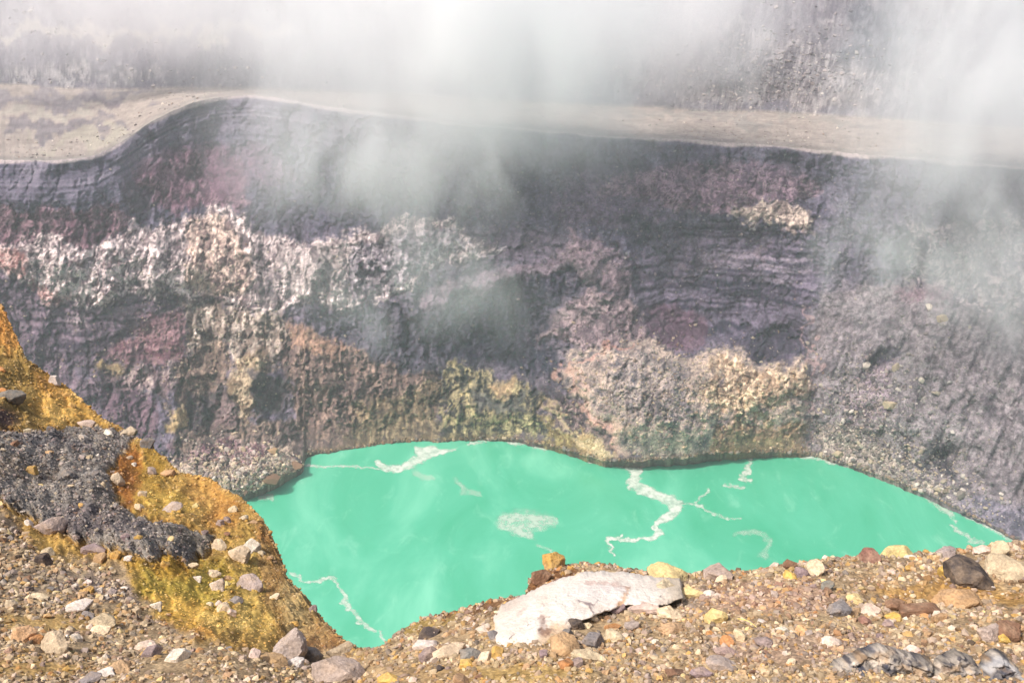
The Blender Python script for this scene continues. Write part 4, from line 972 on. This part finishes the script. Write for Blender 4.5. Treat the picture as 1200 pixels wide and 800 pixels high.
# stones lining the silhouette of the rim so the edge reads as rubble
X = np.random.default_rng(41).uniform(-60, 1640, 1900); Y = np.interp(X, PXf1, s_v)+np.random.default_rng(42).uniform(0, 3.5, 1900)
k = X > 416
gravel('edge_gravel', 'pebbles along the lip of the near rim against the lake', X[k], Y[k], pw(k.sum(), 2.2, 8, 43), cols_near, wt_near, 44, M_gravel, ground, colmix=0.3)
gravel('edge_slope_gravel', 'crumbs of ochre earth along the crest of the spur', X[~k], Y[~k], pw((~k).sum(), 1.8, 6, 45, 2.8), cols_su, wt_su, 46, M_gravel, ground, colmix=0.7)

# ------------------------------------------------------------------ boulders built to their own outline
def outcrop(name, label, cat, poly, thick, colfn, res=0.8, edgew=12, power=2.2, noise=0.03, seed=0, lift=0.0, group=None, tilt=0.0, mixg=0.5, anchor=0.5):
    A = np.array(poly); gx = np.arange(A[:, 0].min()-8, A[:, 0].max()+8, res); gy = np.arange(A[:, 1].min()-8, A[:, 1].max()+8, res)
    X, Yp = np.meshgrid(gx, gy)
    wob = 1.6*perlin(np.stack([X/9, Yp/9, 0*X+seed], -1)) + 0.8*perlin(np.stack([X/3.5, Yp/3.5, 0*X+seed], -1))
    sd = poly_sd(X, Yp, poly) + wob + 2.2
    ya = A[:, 1].min()*(1-anchor) + A[:, 1].max()*anchor; Y0 = float(fg_Y(A[:, 0].mean(), min(ya, 940.0)))
    base = at_y(X, np.minimum(Yp, 949), fg_Y(X, np.minimum(Yp, 949)))*mixg + (1-mixg)*at_y(X, Yp, np.full(X.shape, Y0) + tilt*(A[:, 1].mean()-Yp))
    p = np.clip(sd/edgew, 0, 1); prof = (1-(1-p)**power)**(1/power)
    PB = np.stack([X*0.0046, Yp*0.0054, 0*X], -1)
    n1 = fbm(PB*3.0+seed, 4); n2 = ridged(PB*6.0+seed, 4)
    ck = cells(np.stack([PB[..., 0]*9+0.5*n1, PB[..., 1]*11+0.6*n2], -1), seed)
    h = thick*prof*(1+0.35*n1) + noise*(0.5*fbm(PB*9+seed, 3)+0.9*facets(np.stack([PB[..., 0]*9+0.3*n1, PB[..., 1]*11], -1), seed)+0.6*facets(np.stack([PB[..., 0]*24, PB[..., 1]*24], -1), seed+7)+0.25*fbm(PB*30+seed, 3)-0.3*sstep(0.12, 0, ck[1])*(noise > 0.04))*p + lift
    h = np.where(sd < 0, 0.0, h); away = ray(X, Yp); away /= np.linalg.norm(away, axis=-1, keepdims=True); sk = np.where(sd < 0, 0.02+0.25*np.minimum(-sd, 3)/3, 0.0)
    # push towards the viewer's side and up: the face leans over the ground below it
    P3 = base + h[..., None]*np.array([0, -0.80, 0.40]) + away*sk[..., None]
    F = grid_faces(*X.shape); keep = (sd.ravel()[F] > -3).all(1)
    col = colfn(X, Yp, PB, sd, n1)
    V, F2, cc = submesh(P3.reshape(-1, 3), F, keep, col.reshape(-1, 3))
    # close it behind with a back sheet
    nV = len(V); V2 = V + np.array([0, 0.20+thick, -0.32-thick]); 
    fe = np.concatenate([F2[:, [0, 1]], F2[:, [1, 2]], F2[:, [2, 3]], F2[:, [3, 0]]]); key = np.sort(fe, 1); _, inv, cnt = np.unique(key, axis=0, return_inverse=True, return_counts=True)
    be = fe[cnt[inv.ravel()] == 1]
    side = np.stack([be[:, 1], be[:, 0], be[:, 0]+nV, be[:, 1]+nV], 1)
    me = mesh_np(name, np.concatenate([V, V2]), np.concatenate([F2, F2[:, ::-1]+nV, side]), np.concatenate([cc, cc]))
    return link(name, me, M_block, None, label, cat, group)
def blend(col, m, c): return col*(1-m[..., None]) + lin(c)*m[..., None]
def ell(X, Y, cx, cyy, rx, ry, an=0):
    a = math.radians(an); dx = X-cx; dy = Y-cyy; u = (dx*math.cos(a)+dy*math.sin(a))/rx; v = (-dx*math.sin(a)+dy*math.cos(a))/ry
    return sstep(1.3, 0.5, np.sqrt(u*u+v*v))
def white_col(X, Y, B, sd, n1):
    w1 = perlin(np.stack([X/10, Y/10, 0*X+1], -1)); w2 = perlin(np.stack([X/4, Y/4, 0*X+5], -1)); X = X+4*w1+2*w2; Y = Y+4*w2
    c = np.broadcast_to(lin((246,236,224)), X.shape+(3,)).copy(); c = blend(c, np.clip(0.5+1.2*n1, 0, 1)*0.5, (232,216,202))
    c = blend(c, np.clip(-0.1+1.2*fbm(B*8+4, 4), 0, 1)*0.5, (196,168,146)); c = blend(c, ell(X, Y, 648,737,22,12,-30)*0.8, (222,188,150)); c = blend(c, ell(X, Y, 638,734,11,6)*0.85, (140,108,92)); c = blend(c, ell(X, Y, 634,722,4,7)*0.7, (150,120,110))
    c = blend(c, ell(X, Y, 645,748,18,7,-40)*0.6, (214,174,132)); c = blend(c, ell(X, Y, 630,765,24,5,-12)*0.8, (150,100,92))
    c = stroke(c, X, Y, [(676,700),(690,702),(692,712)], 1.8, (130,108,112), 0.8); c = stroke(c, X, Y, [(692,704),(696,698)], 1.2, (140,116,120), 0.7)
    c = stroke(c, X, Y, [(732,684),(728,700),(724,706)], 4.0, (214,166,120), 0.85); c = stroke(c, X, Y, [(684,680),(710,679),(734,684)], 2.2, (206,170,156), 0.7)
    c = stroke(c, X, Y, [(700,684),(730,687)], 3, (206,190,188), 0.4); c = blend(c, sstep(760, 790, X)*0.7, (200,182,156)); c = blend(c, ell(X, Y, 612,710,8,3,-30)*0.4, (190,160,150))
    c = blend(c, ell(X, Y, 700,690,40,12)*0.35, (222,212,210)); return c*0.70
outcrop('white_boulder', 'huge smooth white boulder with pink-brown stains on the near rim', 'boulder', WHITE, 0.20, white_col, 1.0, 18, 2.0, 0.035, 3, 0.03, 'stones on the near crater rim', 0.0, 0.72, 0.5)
def grey_col(X, Y, B, sd, n1):
    c = np.broadcast_to(lin((130,122,114)), X.shape+(3,)).copy(); f = fbm(B*14+2, 4); f2 = fbm(B*30+9, 3)
    c = blend(c, np.clip(0.4+1.3*f, 0, 1), (186,174,160)); c = blend(c, np.clip(-0.05-2.4*f2, 0, 1)*0.85, (56,56,66)); c = blend(c, np.clip(-0.15-2.2*fbm(B*9+31, 3), 0, 1)*0.8, (66,68,80)); c = blend(c, np.clip(-0.1+2.2*fbm(B*11+51, 3), 0, 1)*0.65, (168,138,104)); c = c*(1+0.5*facets(np.stack([B[..., 0]*24, B[..., 1]*24], -1), 5))[..., None]
    return c*0.9
OG = 'grey outcrops along the bottom right edge'
outcrop('rock_outcrop', 'broad grey outcrop with dark cracks along the bottom right edge', 'rock', [(920,812),(935,796),(960,782),(985,772),(1012,762),(1030,757),(1046,763),(1068,768),(1086,772),(1090,790),(1080,812)], 0.11, grey_col, 0.8, 9, 1.7, 0.05, 11, 0.02, OG, 0.0, 0.25, 0.45)
outcrop('rock_outcrop', 'grey knobbly outcrop between the broad one and the pale-crested one', 'rock', [(1084,812),(1092,786),(1100,772),(1118,764),(1136,772),(1146,784),(1142,812)], 0.11, grey_col, 0.8, 8, 1.7, 0.05, 13, 0.02, OG, 0.0, 0.25, 0.45)
def crest_col(X, Y, B, sd, n1):
    c = grey_col(X, Y, B, sd, n1); c = blend(c, ell(X, Y, 1165,790,18,14)*0.7, (74,76,86)); c = stroke(c, X, Y, [(1150,780),(1162,767),(1180,780),(1198,800)], 5, (178,176,176), 0.6); return c
outcrop('rock_outcrop', 'dark grey outcrop with a pale crest in the bottom right corner', 'rock', [(1138,812),(1146,784),(1156,768),(1164,763),(1174,768),(1186,780),(1198,796),(1206,812)], 0.13, crest_col, 0.8, 9, 1.6, 0.05, 17, 0.02, OG, 0.0, 0.25, 0.45)

# dry stalk
a0, _, _ = ground(864, 731); b0, _, _ = ground(886, 741)
def stick(name, label, p0, p1, rad, c):
    p0 = np.array(p0).reshape(3); p1 = np.array(p1).reshape(3); V = []; n = 8
    for i in range(n):
        t = i/(n-1); c0 = p0*(1-t)+p1*t + np.array([0, 0, 0.05+0.02*math.sin(t*3)]); rr = rad*(1-0.5*t)
        for k_ in range(6): V.append(c0 + rr*np.array([0, math.cos(k_*math.pi/3), math.sin(k_*math.pi/3)]))
    Fq = [[i*6+k_, i*6+(k_+1) % 6, (i+1)*6+(k_+1) % 6, (i+1)*6+k_] for i in range(n-1) for k_ in range(6)]
    me = mesh_np(name, np.array(V), np.array(Fq), np.broadcast_to(lin(c), (len(V), 3))); link(name, me, M_gravel, None, label, 'stalk')
stick('dry_stalk', 'thin straw-yellow dry stalk lying among the stones', a0, b0, 0.005, (226,206,130))

# ------------------------------------------------------------------ stones on the far wall
def wallp(px, py):
    px = np.asarray(px, float); py = np.asarray(py, float)
    ci = np.clip((px-PX[0])/1.35, 0, nc-1.001); c0 = ci.astype(int); vl = v_lake[c0]; vr = v_rim[c0]
    rj = np.clip((vl-py)/(vl-vr)*(NW-1), 0, NW-1).astype(int)
    return P[rj, c0], rj, colw[rj, c0]
def wall_scree(name, label, n, cx, cyy, rx, ry, seed, a, b, cols, wts, mix=0.4, e=2.6, an=0.0):
    r_ = np.random.default_rng(seed); u = r_.normal(0, 0.5, n)*rx; v = r_.normal(0, 0.5, n)*ry
    X = cx + u*math.cos(an) - v*math.sin(an); Y = cyy + u*math.sin(an) + v*math.cos(an)
    k = (Y < np.interp(X, PX, v_lake)-0.5) & (Y > np.interp(X, PX, v_rim)+6); X, Y = X[k], Y[k]
    gravel(name, label, X, Y, pw(len(X), a, b, seed+1, e), cols, np.array(wts, float), seed, M_scree, wallp, colmix=mix)
gcol = ['grey','white','beige','blue-grey','pinkish grey','dark']
wall_scree('scree', 'pale grey blocks scattered down the right hand scree slope', 2600, 1075, 480, 150, 130, 51, 1.0, 6.0, gcol, [10,3,5,8,6,8], 0.6, 3.0)
wall_scree('shore_scree', 'blocky scree along the right hand shore', 1500, 1060, 540, 130, 34, 53, 1.4, 7, gcol, [8,5,8,6,6,6], 0.3, an=0.45)
wall_scree('slide_scree', 'purple-tinged blocks of the rock slide beside the vertical seam', 1500, 1010, 480, 50, 70, 55, 1.3, 7, ['white','pinkish grey','mauve','dark','blue-grey'], [3,6,6,8,5], 0.3, an=0.3)
wall_scree('mound_rubble', 'tan rubble on the hump above the middle of the lake', 3200, 800, 465, 170, 75, 57, 1.2, 5.5, ['beige','tan','cream','grey','dark','brown'], [8,5,5,8,6,4], 0.5)
wall_scree('fan_rubble', 'cream and maroon rubble of the small fan at the left shore', 2600, 285, 552, 80, 34, 59, 1.3, 6.5, ['cream','beige','red-brown','mauve','white','dark','pinkish grey'], [9,8,5,6,4,5,6], 0.25)
wall_scree('cliff_rubble', 'loose blocks caught on the upper wall under the terrace', 3600, 760, 260, 420, 90, 61, 1.0, 4.2, ['grey','white','pinkish grey','dark','mauve'], [8,2,5,8,6], 0.55)
wall_scree('ledge_rubble', 'broken rock on the ledges of the left wall', 3600, 240, 400, 240, 120, 63, 1.0, 4.2, ['beige','cream','mauve','dark','brown'], [6,4,6,8,5], 0.6)
def otherp(Pg, PYg):
    def f(px, py):
        ci = np.clip((np.asarray(px)-PX[0])/1.35, 0, nc-1).astype(int)
        rj = np.array([np.argmin(np.abs(PYg[:, c]-y)) for c, y in zip(ci, py)]); return Pg[rj, ci], rj, (colb if Pg is Pb else colt)[rj, ci]
    return f
r_ = np.random.default_rng(77)
X = np.concatenate([r_.normal(890, 70, 1500), r_.uniform(-60, 1250, 1500)]); Y = np.concatenate([r_.normal(85, 22, 1500), r_.uniform(0, 125, 1500)])
k = (Y < np.interp(X, PX, v_back)-2) & (Y > -10); X, Y = X[k], Y[k]
gravel('slope_rubble', 'pale blocks littering the misty slope behind the terrace', X, Y, pw(len(X), 1.2, 6.0, 78, 2.5), ['white','pinkish grey','grey','dark'], np.array([4., 6, 6, 4]), 79, M_scree, otherp(Pb, PYb), colmix=0.4)
X = r_.uniform(-60, 1250, 1400); Y = np.interp(X, PX, v_rim) - np.abs(r_.normal(0, 16, 1400)) - 1; k = Y > np.interp(X, PX, v_back)+1; X, Y = X[k], Y[k]
gravel('terrace_stones', 'small stones dotted over the pale ash terrace', X, Y, pw(len(X), 0.9, 4.0, 88, 3.0), ['white','dark','grey','brown'], np.array([2., 5, 6, 4]), 89, M_scree, otherp(Pt, PYt), colmix=0.4)
r_ = np.random.default_rng(91); X = np.concatenate([r_.uniform(340, 1195, 1500), r_.normal(760, 60, 200)]); Y = np.interp(X, PX, v_lake) - np.abs(r_.normal(0, 1.6, len(X)))
gravel('shore_stones', 'wet stones lining the far shore of the lake', X, Y, pw(len(X), 1.2, 6.5, 92, 2.5), ['dark','brown','beige','grey','tan'], np.array([8., 6, 4, 5, 3]), 93, M_scree, wallp, colmix=0.4)
WB = [(1044,475,14,9,'beige','large pale block on the right scree below the dark hollow'),(1016,428,8,8,'white','white block beside the dark diagonal hollow'),
      (1104,373,11,9,'beige','pale block high on the right scree'),(1090,360,8,8,'white','white block topmost on the right scree'),(1050,432,8,12,'beige','beige block under the end of the dark diagonal hollow'),
      (1080,446,6,6,'white','small white block in the middle of the right scree'),(983,532,11,8,'beige','beige block at the shore beside the vertical seam'),(970,481,7,8,'blue-grey','blue-grey block on the slide beside the vertical seam'),
      (1126,580,10,8,'blue-grey','blue-grey block above the right hand shore'),(268,527,7,7,'white','white block on the fan of rubble at the left shore'),(287,526,6,7,'cream','cream block on top of the left shore fan'),
      (318,562,19,9,'brown','brown boulder at the water edge of the left shore fan'),(348,546,15,7,'brown','brown rock at the tip of the left shore point'),(320,529,10,7,'tan','tan block at the back of the left shore fan')]
for px, py, wd, ht, cn, lb in WB:
    Q, _, _ = wallp(np.array([px]), np.array([py])); Q = Q[0]; s = np.linalg.norm(Q-np.array([0, 0, CAMZ]))/FPX
    o = bpy.data.objects.new('boulder', R.choice(protos)); sc.collection.objects.link(o)
    o.scale = (wd*s*0.55, wd*s*0.45, ht*s*0.6); o.location = Q + np.array([0, -0.3, 0.5]); o.rotation_euler = (0, R.uniform(-.3, .3), R.uniform(-.4, .4))
    o.color = (*(lin(PAL[cn])*0.85), 1); o['label'] = lb; o['category'] = 'boulder'; o['group'] = 'boulders on the far crater wall'

# ------------------------------------------------------------------ haze and steam
def haze_mat(dens):
    m = bpy.data.materials.new('haze_air'); m.use_nodes = True; t = m.node_tree; t.nodes.clear()
    o = t.nodes.new('ShaderNodeOutputMaterial'); v = t.nodes.new('ShaderNodeVolumePrincipled')
    v.inputs['Color'].default_value = (0.93, 0.94, 0.97, 1); v.inputs['Density'].default_value = dens; v.inputs['Anisotropy'].default_value = 0.2
    t.links.new(v.outputs[0], o.inputs['Volume']); return m
def steam_mat(dens, nscale, thr, seed, stretch=(1, 1, 0.6)):
    m = bpy.data.materials.new('steam'); m.use_nodes = True; t = m.node_tree; N = t.nodes; L = t.links; N.clear()
    o = N.new('ShaderNodeOutputMaterial'); v = N.new('ShaderNodeVolumePrincipled'); L.new(v.outputs[0], o.inputs['Volume'])
    v.inputs['Color'].default_value = (1.0, 0.995, 1.0, 1); v.inputs['Anisotropy'].default_value = 0.0
    tc = N.new('ShaderNodeTexCoord'); ln = N.new('ShaderNodeVectorMath'); ln.operation = 'LENGTH'; L.new(tc.outputs['Object'], ln.inputs[0])
    fo = N.new('ShaderNodeMapRange'); fo.interpolation_type = 'SMOOTHSTEP'; fo.inputs[1].default_value = 1.0; fo.inputs[2].default_value = 0.0
    fo.inputs[3].default_value = 0; fo.inputs[4].default_value = 1; L.new(ln.outputs['Value'], fo.inputs[0])
    gp = N.new('ShaderNodeNewGeometry'); mp = N.new('ShaderNodeMapping'); mp.inputs['Scale'].default_value = stretch; mp.inputs['Location'].default_value = (seed*31.0, seed*7.0, seed*3.0)
    L.new(gp.outputs['Position'], mp.inputs[0])
    n = N.new('ShaderNodeTexNoise'); n.inputs['Scale'].default_value = nscale; n.inputs['Detail'].default_value = 5; n.inputs['Roughness'].default_value = 0.58; n.inputs['Distortion'].default_value = 0.7
    L.new(mp.outputs[0], n.inputs['Vector'])
    # density = dens * clamp(falloff + (noise-0.5)*k - thr)
    a = N.new('ShaderNodeMath'); a.operation = 'MULTIPLY_ADD'; a.inputs[1].default_value = 5.0; a.inputs[2].default_value = -2.5 - thr; L.new(n.outputs['Fac'], a.inputs[0])
    b = N.new('ShaderNodeMath'); b.operation = 'ADD'; L.new(a.outputs[0], b.inputs[0]); L.new(fo.outputs[0], b.inputs[1]); b.use_clamp = True
    c = N.new('ShaderNodeMath'); c.operation = 'MULTIPLY'; L.new(b.outputs[0], c.inputs[0]); L.new(fo.outputs[0], c.inputs[1])
    d = N.new('ShaderNodeMath'); d.operation = 'MULTIPLY'; d.inputs[1].default_value = dens; L.new(c.outputs[0], d.inputs[0]); L.new(d.outputs[0], v.inputs['Density'])
    return m
def steam(label, px, py, Y, rx, ry, rd, dens, nscale=0.02, thr=0.1, seed=1, roll=0.0):
    c = at_y(px, py, Y); s = Y/FPX
    V, F_ = ICO[3]; me = mesh_np('steam_cloud', V, F_)
    o = link('steam_cloud', me, steam_mat(dens, nscale, thr, seed), 'stuff', label, group='steam drifting in the crater')
    o.location = c; o.scale = (rx*s, rd, ry*s*1.08); o.rotation_euler = (0, roll, 0); return o
STEAM = True
if STEAM:
    steam('dense white steam rising over the middle of the far rim', 540, 20, 500, 430, 230, 46, 0.060, 0.018, -0.35, 1)
    steam('bright core of the steam plume at the top middle', 600, 20, 470, 230, 170, 26, 0.045, 0.026, -0.3, 10)
    steam('thin steam veil hanging below the rim', 450, 200, 450, 300, 130, 30, 0.038, 0.026, 0.15, 2)
    steam('thick white steam bank at the upper right', 1190, 60, 450, 260, 250, 46, 0.075, 0.018, -0.1, 3)
    steam('ragged steam drifting down the right wall', 1110, 300, 415, 250, 260, 30, 0.055, 0.026, 0.40, 4)
    steam('pale steam puff hanging in front of the right wall', 1035, 315, 400, 150, 125, 24, 0.060, 0.034, 0.30, 12)
    steam('grey steam wisps low in front of the middle wall', 500, 340, 420, 280, 130, 24, 0.022, 0.028, 0.35, 6)
    steam('mist over the upper left slope', 180, 0, 640, 420, 120, 50, 0.034, 0.016, -0.2, 7)
    steam('mist hanging over the slope behind the terrace', 800, 20, 620, 260, 130, 40, 0.045, 0.020, -0.1, 9)
bm = np.array([[x, y, z] for x in (-2600, 2600) for y in (-60, 3300) for z in (-12, 430)], float)
Fh = np.array([[0,1,3,2],[4,6,7,5],[0,4,5,1],[2,3,7,6],[0,2,6,4],[1,5,7,3]])
me = mesh_np('haze', bm, Fh, smooth=False)
link('haze', me, haze_mat(0.00030), 'stuff', 'thin pale haze filling the crater')
